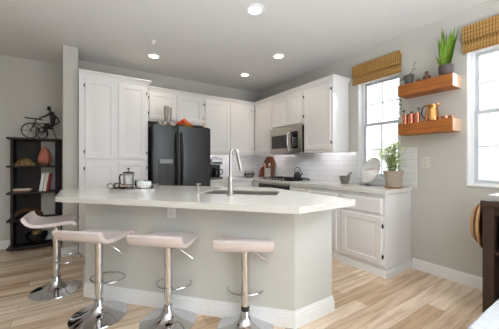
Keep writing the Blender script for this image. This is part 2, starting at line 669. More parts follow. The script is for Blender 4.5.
def drawer_panel(bm, x0, x1, z0, z1, t=0.02):
    def ring(i, y):
        return [(x0 + i, y, z0 + i), (x1 - i, y, z0 + i), (x1 - i, y, z1 - i), (x0 + i, y, z1 - i)]
    loft(bm, [ring(0, 0), ring(0, -t + 0.008), ring(0.008, -t + 0.004), ring(0.014, -t)])


def add_door(root, x0, x1, z0, z1, hinge):
    d = part('door', lambda bm: door_panel(bm, x0, x1, z0, z1), m_cab, root, angle=20)
    if hinge:
        xh = x0 - 0.009 if hinge == 'L' else x1 + 0.009
        for zz in (z0 + 0.09, z1 - 0.09):
            def hg(bm, zz=zz):
                tube(bm, [(xh, -0.012, zz - 0.02), (xh, -0.012, zz + 0.02)], 0.0045, 8)
                box(bm, xh - 0.006, xh + 0.006, -0.008, -0.0005, zz - 0.018, zz + 0.018)
            part('hinge', hg, m_hinge, d)
    return d


def crown(bm, w, d, h, left=False, right=False, drop=0.065, out=0.042):
    l0, l1 = (0.0, -out) if left else (0, 0)
    r0, r1 = (w, w + out) if right else (w, w)

    def ring(k, z):
        s = out * k
        return [((-s if left else 0), -s, z), ((w + s if right else w), -s, z), ((w + s if right else w), d, z), ((-s if left else 0), d, z)]
    loft(bm, [ring(0.12, h - drop), ring(0.2, h - drop * 0.85), ring(0.45, h - drop * 0.5), ring(0.9, h - drop * 0.25), ring(1, h - drop * 0.22), ring(1, h)])


def wall_cab(name, label, loc, rotz, w, d, h, doors, crown_lr=(False, False), group=None):
    root = thing(name, label, 'cabinet', loc, rotz, group)
    part('body', lambda bm: box(bm, 0, w, 0, d, 0, h - 0.06), m_cab, root)
    part('crown_molding', lambda bm: crown(bm, w, d, h, *crown_lr), m_cab, root, angle=25)
    for a in doors:
        add_door(root, *a)
    return root


G = 'white raised panel kitchen cabinets'
def led_strip(cab, w, d, power, color):
    s_ = part('light_strip', lambda bm: box(bm, 0.06, w - 0.06, 0.05, 0.075, -0.0085, -0.0005), m_isplate, cab)
    l = bpy.data.lights.new('strip_glow', 'AREA')
    l.shape = 'RECTANGLE'
    l.size, l.size_y = w - 0.14, 0.02
    l.energy = power
    l.color = color
    o = bpy.data.objects.new('strip_glow', l)
    COL.objects.link(o)
    o.parent = s_
    o.location = (w / 2, 0.0625, -0.011)
    o.rotation_euler = Vector((0, 0.86, -0.5)).to_track_quat('-Z', 'Y').to_euler()


# pantry: origin at its front left bottom corner
pt = thing('pantry_cabinet', 'tall white pantry cabinet left of the black fridge, four panel doors', 'cabinet', (-0.055, 3.90, 0), 0, G)
part('body', lambda bm: box(bm, 0, 0.83, 0, 0.595, 0.0, 2.32), m_cab, pt)
part('crown_molding', lambda bm: crown(bm, 0.83, 0.595, 2.38, False, True), m_cab, pt, angle=25)
for x0, x1, hs in ((0.068, 0.418, 'L'), (0.452, 0.805, 'R')):
    add_door(pt, x0, x1, 1.25, 2.28, hs)
    add_door(pt, x0, x1, 0.12, 1.215, hs)

wall_cab('wall_cabinet', 'shallow two door white cabinet above the black fridge', (0.785, 4.14, 1.842), 0, 0.945, 0.355, 0.528,
         [(0.055, 0.462, 0.03, 0.45, 'L'), (0.482, 0.925, 0.03, 0.45, 'R')], group=G)
wc_ = wall_cab('wall_cabinet', 'white two door wall cabinet right of the fridge above the coffee maker', (1.732, 4.14, 1.35), 0, 1.06, 0.352, 1.02,
         [(0.03, 0.508, 0.035, 0.94, 'L'), (0.522, 0.985, 0.035, 0.94, 'R')], group=G)
led_strip(wc_, 1.06, 0.352, 1.4, (1.0, 0.88, 0.95))
RR = R(-90)
wc_ = wall_cab('wall_cabinet', 'white single door wall cabinet in the corner left of the microwave', (2.80, 4.14, 1.35), RR, 0.555, 0.335, 1.02,
         [(0.05, 0.54, 0.035, 0.94, 'L')], group=G)
led_strip(wc_, 0.555, 0.335, 0.8, (1.0, 0.93, 0.92))
wall_cab('wall_cabinet', 'short two door white cabinet directly above the microwave', (2.80, 3.583, 1.785), RR, 0.775, 0.335, 0.585,
         [(0.02, 0.393, 0.025, 0.50, None), (0.403, 0.76, 0.025, 0.50, 'R')], group=G)
wc_ = wall_cab('wall_cabinet', 'white end wall cabinet right of the microwave beside the window', (2.80, 2.805, 1.35), RR, 0.532, 0.335, 1.02,
         [(0.02, 0.50, 0.035, 0.94, 'R')], (False, True), group=G)
led_strip(wc_, 0.532, 0.335, 1.2, (0.95, 0.95, 1.0))


def base_cab(name, label, loc, rotz, w, d, fronts, end=False, group=None):
    """fronts: ('door'|'drawer', x0, x1, z0, z1, hinge)"""
    root = thing(name, label, 'cabinet', loc, rotz, group)
    part('body', lambda bm: box(bm, 0, w, 0, d, 0.088, 0.864), m_cab, root)

    def plinth(bm):
        box(bm, 0, w + (0.012 if end else 0), -0.008, d, 0, 0.06)
        box(bm, 0, w + (0.006 if end else 0), -0.004, d, 0.06, 0.084)
    part('plinth', plinth, m_trim, root)
    for f in fronts:
        if f[0] == 'door':
            add_door(root, *f[1:])
        else:
            part('drawer', lambda bm: drawer_panel(bm, *f[1:5]), m_cab, root, angle=20)
    return root


GB = 'white base cabinets under the worktop'
base_cab('base_cabinet', 'white end base cabinet under the potted herb, one drawer over one door', (2.612, 2.03, 0), RR, 0.575, 0.53,
         [('drawer', 0.055, 0.54, 0.655, 0.82), ('door', 0.055, 0.54, 0.125, 0.625, 'R')], True, GB)
base_cab('base_cabinet', 'white base cabinet right of the built-in oven, partly behind the island', (2.612, 2.922, 0), RR, 0.89, 0.53,
         [('drawer', 0.03, 0.43, 0.655, 0.82), ('drawer', 0.455, 0.86, 0.655, 0.82), ('door', 0.03, 0.43, 0.125, 0.625, 'L'),
          ('door', 0.455, 0.86, 0.125, 0.625, None)], False, GB)
base_cab('base_cabinet', 'white corner base cabinet left of the built-in oven under the utensil crock', (2.612, 4.49, 0), RR, 0.775, 0.53,
         [('door', 0.62, 0.76, 0.125, 0.82, None)], False, GB)
base_cab('base_cabinet', 'white base cabinet below the coffee maker beside the fridge', (1.735, 3.905, 0), 0, 0.853, 0.585,
         [('drawer', 0.03, 0.42, 0.655, 0.82), ('drawer', 0.44, 0.83, 0.655, 0.82), ('door', 0.03, 0.42, 0.125, 0.625, 'L'),
          ('door', 0.44, 0.83, 0.125, 0.625, 'R')], False, GB)

# L-shaped worktop
bm = bmesh.new()
prism(bm, [(1.72, 3.87), (2.58, 3.87), (2.58, 1.438), (XR - 0.009, 1.438), (XR - 0.009, YB - 0.009), (1.72, YB - 0.009)], 0.866, 0.915)
tag(mesh_obj('worktop', bm, m_quartz, bevel=0.004), 'pale quartz L shaped worktop along the tiled back and right walls', 'countertop')

# built-in oven
ov = thing('wall_oven', 'black built-in oven below the gas hob, mostly hidden by the island', 'oven', (2.612, 3.708, 0), RR)
part('body', lambda bm: box(bm, 0.01, 0.772, 0.0, 0.5, 0.0, 0.862), m_black, ov)
part('control_panel', lambda bm: box(bm, 0.01, 0.772, -0.025, 0.0, 0.735, 0.845), m_blackglass, ov, bevel=0.003)
part('door', lambda bm: box(bm, 0.01, 0.772, -0.028, 0.0, 0.16, 0.725), m_blackglass, ov, bevel=0.003)


def ohandle(bm):
    tube(bm, [(0.06, -0.07, 0.68), (0.72, -0.07, 0.68)], 0.011, 10)
    for x in (0.1, 0.68):
        tube(bm, [(x, -0.07, 0.68), (x, -0.027, 0.68)], 0.007, 8)


part('handle', ohandle, m_steel, ov)
part('trim_strip', lambda bm: box(bm, 0.01, 0.772, -0.029, -0.001, 0.845, 0.858), m_steel, ov)

# gas hob
hb = thing('gas_cooktop', 'black gas cooktop with iron grates on the worktop under the microwave', 'cooktop', (2.88, 3.32, 0.915))
part('glass_base', lambda bm: box(bm, -0.21, 0.21, -0.37, 0.37, 0.0, 0.012), m_blackglass, hb, bevel=0.003)
for yc in (-0.24, 0.0, 0.24):
    def grate(bm, yc=yc):
        for dy in (-0.108, 0.108):
            box(bm, -0.18, 0.18, yc + dy - 0.006, yc + dy + 0.006, 0.025, 0.037)
        for dx in (-0.18, 0.18, -0.06, 0.06):
            box(bm, dx - 0.006, dx + 0.006, yc - 0.108, yc + 0.108, 0.026, 0.036)
        for dx in (-0.18, 0.18):
            for dy in (-0.108, 0.108):
                box(bm, dx - 0.007, dx + 0.007, yc + dy - 0.007, yc + dy + 0.007, 0.012, 0.026)
    part('grate', grate, m_iron, hb)
for bx, by in ((0.09, -0.24), (-0.08, -0.24), (0.09, 0.24), (-0.08, 0.24), (0.0, 0.0)):
    part('burner', lambda bm: lathe(bm, [(0.045, 0.012), (0.045, 0.02), (0.032, 0.022), (0.032, 0.028), (0.0, 0.029)], 20,
                                    Matrix.Translation((bx, by, 0))), m_iron, hb)
for k in range(5):
    part('knob', lambda bm: lathe(bm, [(0.016, 0.012), (0.015, 0.026), (0.0, 0.027)], 14,
                                  Matrix.Translation((-0.195, -0.16 + 0.08 * k, 0))), m_steel, hb)

# microwave (local: front at y=0 facing -y, x to the right)
mw = thing('microwave', 'stainless over-range microwave with dark glass door above the hob', 'microwave', (2.745, 3.575, 1.36), RR)
part('body', lambda bm: box(bm, 0.004, 0.766, 0.02, 0.385, 0.0, 0.418), m_black, mw)
hl = bpy.data.lights.new('hood_lamp', 'SPOT')
hl.energy = 4.5
hl.spot_size = R(172)
hl.spot_blend = 1.0
hl.shadow_soft_size = 0.05
hl.color = (0.95, 0.97, 1.0)
hlo = bpy.data.objects.new('hood_lamp', hl)
COL.objects.link(hlo)
hlo.parent = mw
hlo.location = (0.5, 0.12, -0.012)
part('lamp_lens', lambda bm: box(bm, 0.44, 0.56, 0.16, 0.24, -0.006, 0.0), m_isplate, mw)
part('vent_strip', lambda bm: box(bm, 0.004, 0.766, 0.0, 0.02, 0.33, 0.418), m_steel, mw, bevel=0.002)


def mwdoor(bm):
    box(bm, 0.004, 0.53, 0.0, 0.02, 0.0, 0.075)
    box(bm, 0.004, 0.53, 0.0, 0.02, 0.295, 0.33)
    box(bm, 0.004, 0.04, 0.0, 0.02, 0.075, 0.295)
    box(bm, 0.47, 0.53, 0.0, 0.02, 0.075, 0.295)


dd = part('door', mwdoor, m_steel, mw)
part('window', lambda bm: box(bm, 0.04, 0.47, 0.004, 0.018, 0.075, 0.295), m_mwglass, dd)
part('control_panel', lambda bm: box(bm, 0.53, 0.69, 0.001, 0.02, 0.06, 0.33), m_blackglass, mw)
part('side_trim', lambda bm: (box(bm, 0.69, 0.766, 0.0, 0.02, 0.0, 0.33), box(bm, 0.53, 0.69, 0.0, 0.02, 0.0, 0.06)), m_steel, mw)
for iy in range(4):
    for ix in range(3):
        part('button', lambda bm: box(bm, 0.57 + ix * 0.035, 0.594 + ix * 0.035, -0.001, 0.001, 0.095 + iy * 0.04, 0.118 + iy * 0.04),
             m_display, mw)
part('display', lambda bm: box(bm, 0.565, 0.665, -0.001, 0.001, 0.272, 0.306), m_black, mw)


def mwh(bm):
    tube(bm, [(0.505, 0.0, 0.03), (0.505, -0.03, 0.05), (0.505, -0.045, 0.12), (0.505, -0.05, 0.19), (0.505, -0.045, 0.26), (0.505, -0.03, 0.32),
              (0.505, 0.0, 0.34)], 0.013, 10)


part('handle', mwh, m_chrome, mw)

# ------------------------------------------------------------------ refrigerator
fr = thing('refrigerator', 'black side-by-side refrigerator with ice dispenser beside the tall pantry', 'refrigerator', (0.812, 3.72, 0))
part('body', lambda bm: box(bm, 0, 0.87, 0.07, 0.76, 0.03, 1.735), m_black, fr, bevel=0.006)


def fdoor(bm, x0, x1, z0=0.1, z1=1.735):
    prof = []
    n = 8
    for i in range(n + 1):
        s = i / n
        x = x0 + (x1 - x0) * s
        y = 0.012 - 0.012 * math.sin(PI * s) ** 0.5 if 0 < s < 1 else 0.014
        prof.append((x, y))
    prof += [(x1, 0.062), (x0, 0.062)]
    loft(bm, [[(x, y, z0) for x, y in prof], [(x, y, z1) for x, y in prof]])


d1 = part('door', lambda bm: fdoor(bm, 0.003, 0.356), m_blacksteel, fr, angle=30)
d2 = part('door', lambda bm: fdoor(bm, 0.364, 0.867), m_blacksteel, fr, angle=30)
part('toe_grille', lambda bm: box(bm, 0.01, 0.86, 0.04, 0.075, 0.0, 0.095), m_black, fr)


def fhandle(bm, x):
    pts = []
    for i in range(13):
        s = i / 12
        pts.append((x, 0.012 - 0.062 * math.sin(PI * s) ** 0.6 if 0 < i < 12 else 0.012, 0.78 + 0.86 * s))
    tube(bm, pts, 0.018, 8)


part('handle', lambda bm: fhandle(bm, 0.325), m_black, d1)
part('handle', lambda bm: fhandle(bm, 0.396), m_black, d2)


def disp(bm):
    x0, x1, z0, z1 = 0.062, 0.292, 0.955, 1.262
    y = -0.006
    f = 0.014
    box(bm, x0, x0 + f, y, 0.02, z0, z1)
    box(bm, x1 - f, x1, y, 0.02, z0, z1)
    box(bm, x0 + f, x1 - f, y, 0.02, z1 - 0.085, z1)
    box(bm, x0 + f, x1 - f, y - 0.012, 0.02, z0, z0 + 0.018)


dsp = part('dispenser', disp, m_black, d1)
part('dispenser_recess', lambda bm: box(bm, 0.076, 0.278, -0.0035, 0.012, 0.973, 1.177), m_black, dsp)
part('dispenser_panel', lambda bm: box(bm, 0.085, 0.27, -0.0085, -0.004, 1.19, 1.25), m_greyplastic, dsp)
for x in (0.135, 0.215):
    part('paddle', lambda bm: loft(bm, [[(x - 0.02, -0.004, 1.16), (x + 0.02, -0.004, 1.16), (x + 0.02, -0.014, 1.16), (x - 0.02, -0.014, 1.16)],
                                        [(x - 0.014, -0.006, 1.02), (x + 0.014, -0.006, 1.02), (x + 0.014, -0.018, 1.02), (x - 0.014, -0.018, 1.02)]]), m_black, dsp)
part('hinge_cap', lambda bm: box(bm, 0.02, 0.11, 0.02, 0.12, 1.7352, 1.75), m_black, fr, bevel=0.004)
part('hinge_cap', lambda bm: box(bm, 0.76, 0.85, 0.02, 0.12, 1.7352, 1.75), m_black, fr, bevel=0.004)

# ------------------------------------------------------------------ island
IA = [(0.012, 2.728), (1.282, 1.378), (1.685, 1.378), (1.685, 2.24), (0.76, 3.22), (0.012, 3.22)]
isl = thing('kitchen_island', 'greige angled kitchen island base with white baseboard behind the stools', 'island', (0.8, 2.3, 0))
IL = [(x - 0.8, y - 2.3) for x, y in IA]
ins = 0.0
def isl_shell(bm):
    c = Vector((sum(p[0] for p in IL) / len(IL), sum(p[1] for p in IL) / len(IL)))
    inn = [tuple(Vector(p).lerp(c, 0.04)) for p in IL]
    loft(bm, [[(*p, 0.0) for p in IL], [(*p, 0.869) for p in IL], [(*p, 0.869) for p in inn], [(*p, 0.0) for p in inn]], cap=False)


part('body', isl_shell, m_isle, isl, smooth=False)


def isl_base(bm):
    def off(p0, p1, p2, t):
        a, b, c = Vector(p0), Vector(p1), Vector(p2)
        d1 = (b - a).normalized()
        d2 = (c - b).normalized()
        n1 = Vector((d1.y, -d1.x))
        n2 = Vector((d2.y, -d2.x))
        m = (n1 + n2).normalized()
        return b + m * (t / max(0.2, m.dot(n1)))
    n = len(IL)
    h = 0.12
    for t, za, zb in ((0.016, 0.0, h * 0.66), (0.011, h * 0.66, h * 0.86), (0.006, h * 0.86, h)):
        inner = [off(IL[i - 1], IL[i], IL[(i + 1) % n], 0.0005) for i in range(n)]
        outer = [off(IL[i - 1], IL[i], IL[(i + 1) % n], t) for i in range(n)]
        prism(bm, [tuple(p) for p in outer], za, zb)


part('baseboard', isl_base, m_trim, isl, smooth=False)

# countertop with sink cut-out
CT = [(-0.2, 2.662), (1.137, 1.183), (1.722, 1.19), (1.782, 2.31), (0.78, 3.325), (-0.2, 3.325)]
SC = Vector((1.262, 2.10))
SU = Vector((0.725, -0.689)).normalized()
SN = Vector((0.689, 0.725)).normalized()
SL, SW = 0.36, 0.19


def sinkpt(u, v):
    p = SC + SU * u + SN * v
    return (p.x, p.y)


def slab_with_hole(bm, outer, hole, z0, z1):
    ov = [bm.verts.new((x, y, z1)) for x, y in outer]
    hv = [bm.verts.new((x, y, z1)) for x, y in hole]
    ed = [bm.edges.new((ov[i], ov[(i + 1) % len(ov)])) for i in range(len(ov))]
    ed += [bm.edges.new((hv[i], hv[(i + 1) % len(hv)])) for i in range(len(hv))]
    bmesh.ops.triangle_fill(bm, edges=ed, use_beauty=True)
    faces = bm.faces[:]
    r = bmesh.ops.extrude_face_region(bm, geom=faces)
    for v in r['geom']:
        if isinstance(v, bmesh.types.BMVert):
            v.co.z = z0


bm = bmesh.new()
rr = 0.03
hole = []
for cu, cv, a0 in ((SL - rr, SW - rr, 0), (-SL + rr, SW - rr, 90), (-SL + rr, -SW + rr, 180), (SL - rr, -SW + rr, 270)):
    for k in range(4):
        a = R(a0 + 30 * k)
        hole.append(sinkpt(cu + rr * math.cos(a), cv + rr * math.sin(a)))
slab_with_hole(bm, CT, hole, 0.870, 0.915)
tag(mesh_obj('island_countertop', bm, m_quartz, smooth=False), 'pale quartz island countertop with angled front overhang and sink cut-out', 'countertop')

# sink
sk = thing('sink', 'undermount stainless sink set into the island countertop', 'sink', (SC.x, SC.y, 0.0), math.atan2(SU.y, SU.x))


def basin(bm):
    a, b = SL - 0.003, SW - 0.003
    zt, zb = 0.905, 0.70

    def ring(i, z):
        return [(-a + i, -b + i, z), (a - i, -b + i, z), (a - i, b - i, z), (-a + i, b - i, z)]
    loft(bm, [ring(0, zt), ring(0, zb), ring(0.002, zb), ], cap=False)
    loft(bm, [ring(0.0, zt), ring(0.006, zt), ring(0.012, zb + 0.012), ring(0.03, zb + 0.006)], cap=False)
    f = [bm.verts.new(p) for p in ring(0.03, zb + 0.006)]
    bm.faces.new(f)
    f = [bm.verts.new(p) for p in ring(0.0, zb)]
    bm.faces.new(f)


part('basin', basin, m_sinksteel, sk)
part('drain', lambda bm: lathe(bm, [(0.045, 0.705), (0.045, 0.711), (0.03, 0.708), (0.0, 0.708)], 20), m_chrome, sk)

# faucet: stands on the near side of the sink
fp = (1.045, 1.915)
fa = thing('faucet', 'tall brushed nickel pull-down faucet on the island by the sink', 'faucet', (fp[0], fp[1], 0.915), math.atan2(SU.y, SU.x))
part('base', lambda bm: lathe(bm, [(0.030, 0), (0.030, 0.006), (0.025, 0.012), (0.022, 0.13), (0.017, 0.15), (0.0135, 0.17)], 20), m_nickel, fa)


def spout(bm):
    # the gooseneck leans to the right of the photo, over the bowl
    dx, dy = 0.80, 0.60
    pts = [(0, 0, 0.165), (0, 0, 0.33)]
    r_ = 0.036
    for k in range(1, 10):
        a = PI * k / 10
        s = r_ * (1 - math.cos(a))
        pts.append((s * dx, s * dy, 0.33 + 0.07 * math.sin(a)))
    pts.append((2 * r_ * dx, 2 * r_ * dy, 0.32))
    tube(bm, pts, 0.0125, 12)


part('spout', spout, m_nickel, fa)
part('spray_head', lambda bm: tube(bm, [(0.0576, 0.0432, 0.325), (0.064, 0.048, 0.29), (0.076, 0.057, 0.235), (0.079, 0.059, 0.215)],
                                   [0.0135, 0.0145, 0.0165, 0.015], 12), m_nickel, fa)
part('handle', lambda bm: (tube(bm, [(-0.02, 0, 0.085), (-0.058, 0.0, 0.085)], 0.017, 12), tube(bm, [(-0.055, 0, 0.085), (-0.10, 0.0, 0.088)], 0.008, 8)), m_nickel, fa)

sd = thing('soap_dispenser', 'small nickel soap dispenser on the island left of the faucet', 'soap dispenser', (0.905, 2.30, 0.915), math.atan2(SN.y, SN.x))
part('body', lambda bm: lathe(bm, [(0.022, 0), (0.022, 0.006), (0.014, 0.012), (0.013, 0.055), (0.009, 0.06), (0.009, 0.075)], 16), m_nickel, sd)
part('nozzle', lambda bm: (lathe(bm, [(0.014, 0.07), (0.015, 0.084), (0.0, 0.086)], 14), tube(bm, [(0.0, 0, 0.079), (0.07, 0, 0.074)], 0.006, 8)), m_nickel, sd)

# ------------------------------------------------------------------ outlets
def outlet(label, loc, rotz, mat, w=0.072, h=0.115):
    o = thing('electrical_outlet', label, 'outlet', loc, rotz)
    part('cover_plate', lambda bm: box(bm, -w / 2, w / 2, -0.007, 0.0, -h / 2, h / 2), mat, o, bevel=0.002)
    for z in (-0.025, 0.025):
        f = part('socket', lambda bm: lathe(bm, [(0.016, 0), (0.016, 0.002), (0.0, 0.002)], 16, Matrix.Translation((0, -0.007, z)) @ Matrix.Rotation(R(90), 4, 'X')), mat, o)
        for x in (-0.006, 0.006):
            part('slot', lambda bm: box(bm, x - 0.0015, x + 0.0015, -0.0098, -0.0085, z - 0.005, z + 0.006), m_black, f)
    return o


outlet('almond wall outlet on the right wall below the floating shelves', (XR, 1.31, 1.20), RR, m_plate)
fd = Vector((IA[1][0] - IA[0][0], IA[1][1] - IA[0][1])).normalized()
pq = Vector(IA[0]) + fd * 0.86
outlet('white outlet on the island front just under the countertop edge', (pq.x, pq.y, 0.80), math.atan2(fd.y, fd.x), m_isplate)


# ------------------------------------------------------------------ stools (local +y faces the island, backrest lip at -y)
def seat_profile():
    # (y, z) of the upper surface from the lip to the front drop
    c = [(-0.196, 0.068), (-0.190, 0.044), (-0.174, 0.021), (-0.148, 0.006), (-0.10, -0.002), (-0.02, -0.002), (0.06, 0.004), (0.11, 0.008), (0.145, 0.003), (0.165, -0.012), (0.174, -0.03)]
    return c


def seat(bm):
    up = seat_profile()
    t = 0.028
    lo = []
    for i, (y, z) in enumerate(up):
        a = Vector(up[max(i - 1, 0)])
        b = Vector(up[min(i + 1, len(up) - 1)])
        d = (b - a).normalized()
        n = Vector((d.y, -d.x))
        lo.append((y + n.x * t, z + n.y * t))
    prof = up + list(reversed(lo))
    w = 0.196
    rings = []
    for x, k in ((-w, 0.86), (-w + 0.006, 1.0), (w - 0.006, 1.0), (w, 0.86)):
        cy = 0.0
        rings.append([(x, y * (0.985 if k < 1 else 1), z) for y, z in prof])
    loft(bm, rings)


def stool_base(bm):
    lathe(bm, [(0.198, 0.0), (0.203, 0.004), (0.201, 0.010), (0.17, 0.017), (0.12, 0.028), (0.078, 0.046), (0.05, 0.072), (0.037, 0.10), (0.032, 0.125), (0.03, 0.13), (0.0, 0.13)], 48)


def foot_ring(bm):
    pts = []
    for k in range(36):
        a = 2 * PI * k / 36
        pts.append((0.138 * math.cos(a), 0.094 + 0.102 * math.sin(a), 0.238))
    tube(bm, pts, 0.0075, 8, closed=True)
    lathe(bm, [(0.0335, 0.224), (0.0335, 0.252)], 20)


def make_stool(label, loc, rot, lift, collar):
    t = thing('bar_stool', label, 'stool', (loc[0], loc[1], 0), rot, 'blush bar stools around the island')
    ob = []
    part('base', stool_base, m_chrome, t, angle=50)
    part('lower_column', lambda bm: tube(bm, [(0, 0, 0.12), (0, 0, 0.40)], 0.022, 20), m_chrome, t)
    z = lift
    part('upper_column', lambda bm: lathe(bm, [(0.029, 0.15), (0.029, 0.585)], 24), m_chrome, t, loc=(0, 0, z))
    if collar:
        part('collar', lambda bm: lathe(bm, [(0.031, 0.125), (0.031, 0.162)], 24), m_black, t, loc=(0, 0, z))
    part('seat', seat, m_seat, t, loc=(0, 0, 0.620 + z), angle=40)
    part('seat_plate', lambda bm: (box(bm, -0.09, 0.09, -0.09, 0.09, 0.59, 0.6), lathe(bm, [(0.04, 0.56), (0.05, 0.595)], 20)), m_iron, t, loc=(0, 0, z))
    part('footrest', foot_ring, m_chrome, t, loc=(0, 0, z))
    part('height_lever', lambda bm: (tube(bm, [(0.03, 0.0, 0.575), (0.075, 0.02, 0.535), (0.165, 0.05, 0.46)], 0.005, 6),
                                     tube(bm, [(0.145, 0.0435, 0.4765), (0.172, 0.0525, 0.454)], 0.007, 8)), m_chrome, t, loc=(0, 0, z))
    return t


make_stool('blush bar stool at the left end of the island, turned sideways before the bookcase', (-0.215, 3.0), R(-92), 0.045, False)
make_stool('blush bar stool at the island corner left of the outlet, overlapping the sideways one', (0.10, 2.315), R(-44), 0.022, False)
make_stool('blush bar stool directly below the island outlet', (0.532, 1.945), R(-42), 0.012, False)
make_stool('blush bar stool with a black collar on its post, nearest the right corner', (0.982, 1.575), R(-35), 0.0, True)

# ------------------------------------------------------------------ bookcase
bx = thing('bookcase', 'black-brown open bookcase with overhanging shelves against the far left wall', 'bookcase', (-0.565, 4.58, 0))
for z in (1.515, 1.133, 0.771, 0.40, 0.03):
    part('shelf', lambda bm: box(bm, -0.298, 0.29, 0.0, 0.25, z, z + 0.026), m_bkcase, bx, bevel=0.002)
part('back_panel', lambda bm: box(bm, -0.262, 0.035, 0.251, 0.264, 0.03, 1.515), m_bkcase, bx)
part('side_panel', lambda bm: [box(bm, 0.205, 0.285, 0.2, 0.249, a, b) for a, b in ((0.056, 0.40), (0.426, 0.771), (0.797, 1.133), (1.159, 1.515))], m_bkcase, bx)
part('side_panel', lambda bm: [box(bm, -0.262, -0.235, 0.03, 0.249, a, b) for a, b in ((0.056, 0.40), (0.426, 0.771), (0.797, 1.133), (1.159, 1.515))], m_bkcase, bx)
for x in (-0.25, 0.25):
    for y in (0.04, 0.2):
        part('foot', lambda bm: lathe(bm, [(0.022, 0.0), (0.022, 0.03)], 14, Matrix.Translation((x, y, 0))), m_display, bx)

# cyclist sculpture on the top
SZ = 1.541
cy = thing('cyclist_sculpture', 'dark wire sculpture of a seated bicycle rider on top of the bookcase', 'sculpture', (-0.505, 4.70, SZ), R(6))
cy.scale = (1.1, 1.1, 1.2)


def wheel(bm, x, r, n=6):
    pts = [(x + r * math.cos(2 * PI * k / 24), 0, r + 0.006 + r * math.sin(2 * PI * k / 24)) for k in range(24)]
    tube(bm, pts, 0.007, 6, closed=True)
    for k in range(n):
        a = 2 * PI * k / n
        tube(bm, [(x, 0, r + 0.006), (x + r * math.cos(a), 0, r + 0.006 + r * math.sin(a))], 0.0025, 5)


part('front_wheel', lambda bm: wheel(bm, -0.115, 0.085), m_bronze, cy)
part('rear_wheel', lambda bm: wheel(bm, 0.0, 0.062), m_bronze, cy)


def bike(bm):
    tube(bm, [(-0.115, 0, 0.091), (-0.07, 0, 0.20), (-0.06, 0, 0.235)], 0.006, 6)
    tube(bm, [(-0.17, 0, 0.238), (-0.06, 0, 0.234), (0.01, 0, 0.225)], 0.008, 6)
    tube(bm, [(-0.07, 0, 0.20), (0.0, 0, 0.14), (0.06, 0, 0.15)], 0.007, 6)
    tube(bm, [(-0.09, 0, 0.15), (0.0, 0, 0.068)], 0.006, 6)
    tube(bm, [(-0.15, 0, 0.175), (0.0, 0, 0.18), (0.07, 0, 0.19)], 0.006, 6)
    tube(bm, [(0.0, 0, 0.068), (0.06, 0, 0.15), (0.07, 0, 0.20)], 0.006, 6)
    tube(bm, [(0.05, 0, 0.18), (0.05, 0, 0.0)], 0.005, 6)
    tube(bm, [(0.10, 0, 0.15), (0.155, 0, 0.0)], 0.005, 6)
    tube(bm, [(0.03, 0, 0.13), (0.12, 0, 0.13)], 0.012, 6)


part('bicycle_frame', bike, m_bronze, cy)


def rider(bm):
    tube(bm, [(0.095, 0, 0.15), (0.11, 0, 0.20), (0.115, 0, 0.26), (0.10, 0, 0.315), (0.085, 0, 0.34)], [0.022, 0.027, 0.034, 0.03, 0.012], 10)
    ball(bm, (0.073, 0, 0.372), 0.024, 0.022, 0.03)
    tube(bm, [(0.09, -0.02, 0.315), (0.03, -0.03, 0.27), (-0.03, -0.02, 0.238)], [0.012, 0.01, 0.008], 8)
    tube(bm, [(0.11, 0.03, 0.315), (0.17, 0.04, 0.26), (0.185, 0.03, 0.22), (0.12, 0.02, 0.175)], [0.012, 0.01, 0.009, 0.008], 8)
    tube(bm, [(0.10, -0.015, 0.16), (0.03, -0.025, 0.17), (0.02, -0.02, 0.10), (0.0, -0.015, 0.07)], [0.018, 0.014, 0.01, 0.008], 8)
    tube(bm, [(0.10, 0.015, 0.16), (0.05, 0.025, 0.15), (0.03, 0.02, 0.08)], [0.018, 0.014, 0.009], 8)


part('rider_figure', rider, m_bronze, cy)

# shelf items
Z1 = 1.160


def armadillo(bm):
    n = 9
    rings = []
    for i in range(n + 1):
        s = i / n
        x = -0.115 + 0.23 * s
        r = 0.005 + 0.095 * math.sin(PI * min(max(s, 0.02), 0.98)) ** 0.7
        rings.append([(x, 0.62 * r * math.cos(PI * k / 8), r * math.sin(PI * k / 8)) for k in range(9)])
    rv = loft(bm, rings, cap=False, closed=False)
    bm.faces.new([r[0] for r in rv] + [r[-1] for r in reversed(rv)])
    for i in range(2, n - 1):
        s = i / n
        r = 0.009 + 0.095 * math.sin(PI * s) ** 0.7
        tube(bm, [(-0.115 + 0.23 * s, 0.62 * r * math.cos(PI * k / 8), r * math.sin(PI * k / 8) + 0.004) for k in range(9)], 0.006, 5)


bm = bmesh.new()
armadillo(bm)
tag(mesh_obj('ribbed_shell', bm, m_gold, loc=(-0.69, 4.70, Z1)), 'ribbed golden brown shell ornament on the upper shelf beside the salt lamp', 'ornament')
sl = thing('salt_lamp', 'pink salt rock lamp on the upper shelf of the bookcase', 'lamp', (-0.472, 4.70, Z1))


def rock(bm):
    rnd = random.Random(3)
    seg = 12
    prof = [(0.056, 0.018), (0.077, 0.05), (0.08, 0.11), (0.068, 0.175), (0.05, 0.225), (0.026, 0.255), (0.0, 0.262)]
    rings = []
    for r, z in prof:
        rings.append([(r * (1 + rnd.uniform(-0.09, 0.09)) * math.cos(2 * PI * i / seg), r * (1 + rnd.uniform(-0.09, 0.09)) * math.sin(2 * PI * i / seg), z + rnd.uniform(-0.004, 0.004)) for i in range(seg)])
    loft(bm, rings)


part('base', lambda bm: lathe(bm, [(0.062, 0), (0.062, 0.018), (0.0, 0.018)], 20), m_dkwood, sl)
part('salt_rock', rock, m_salt, sl, angle=20)

Z2 = 0.798


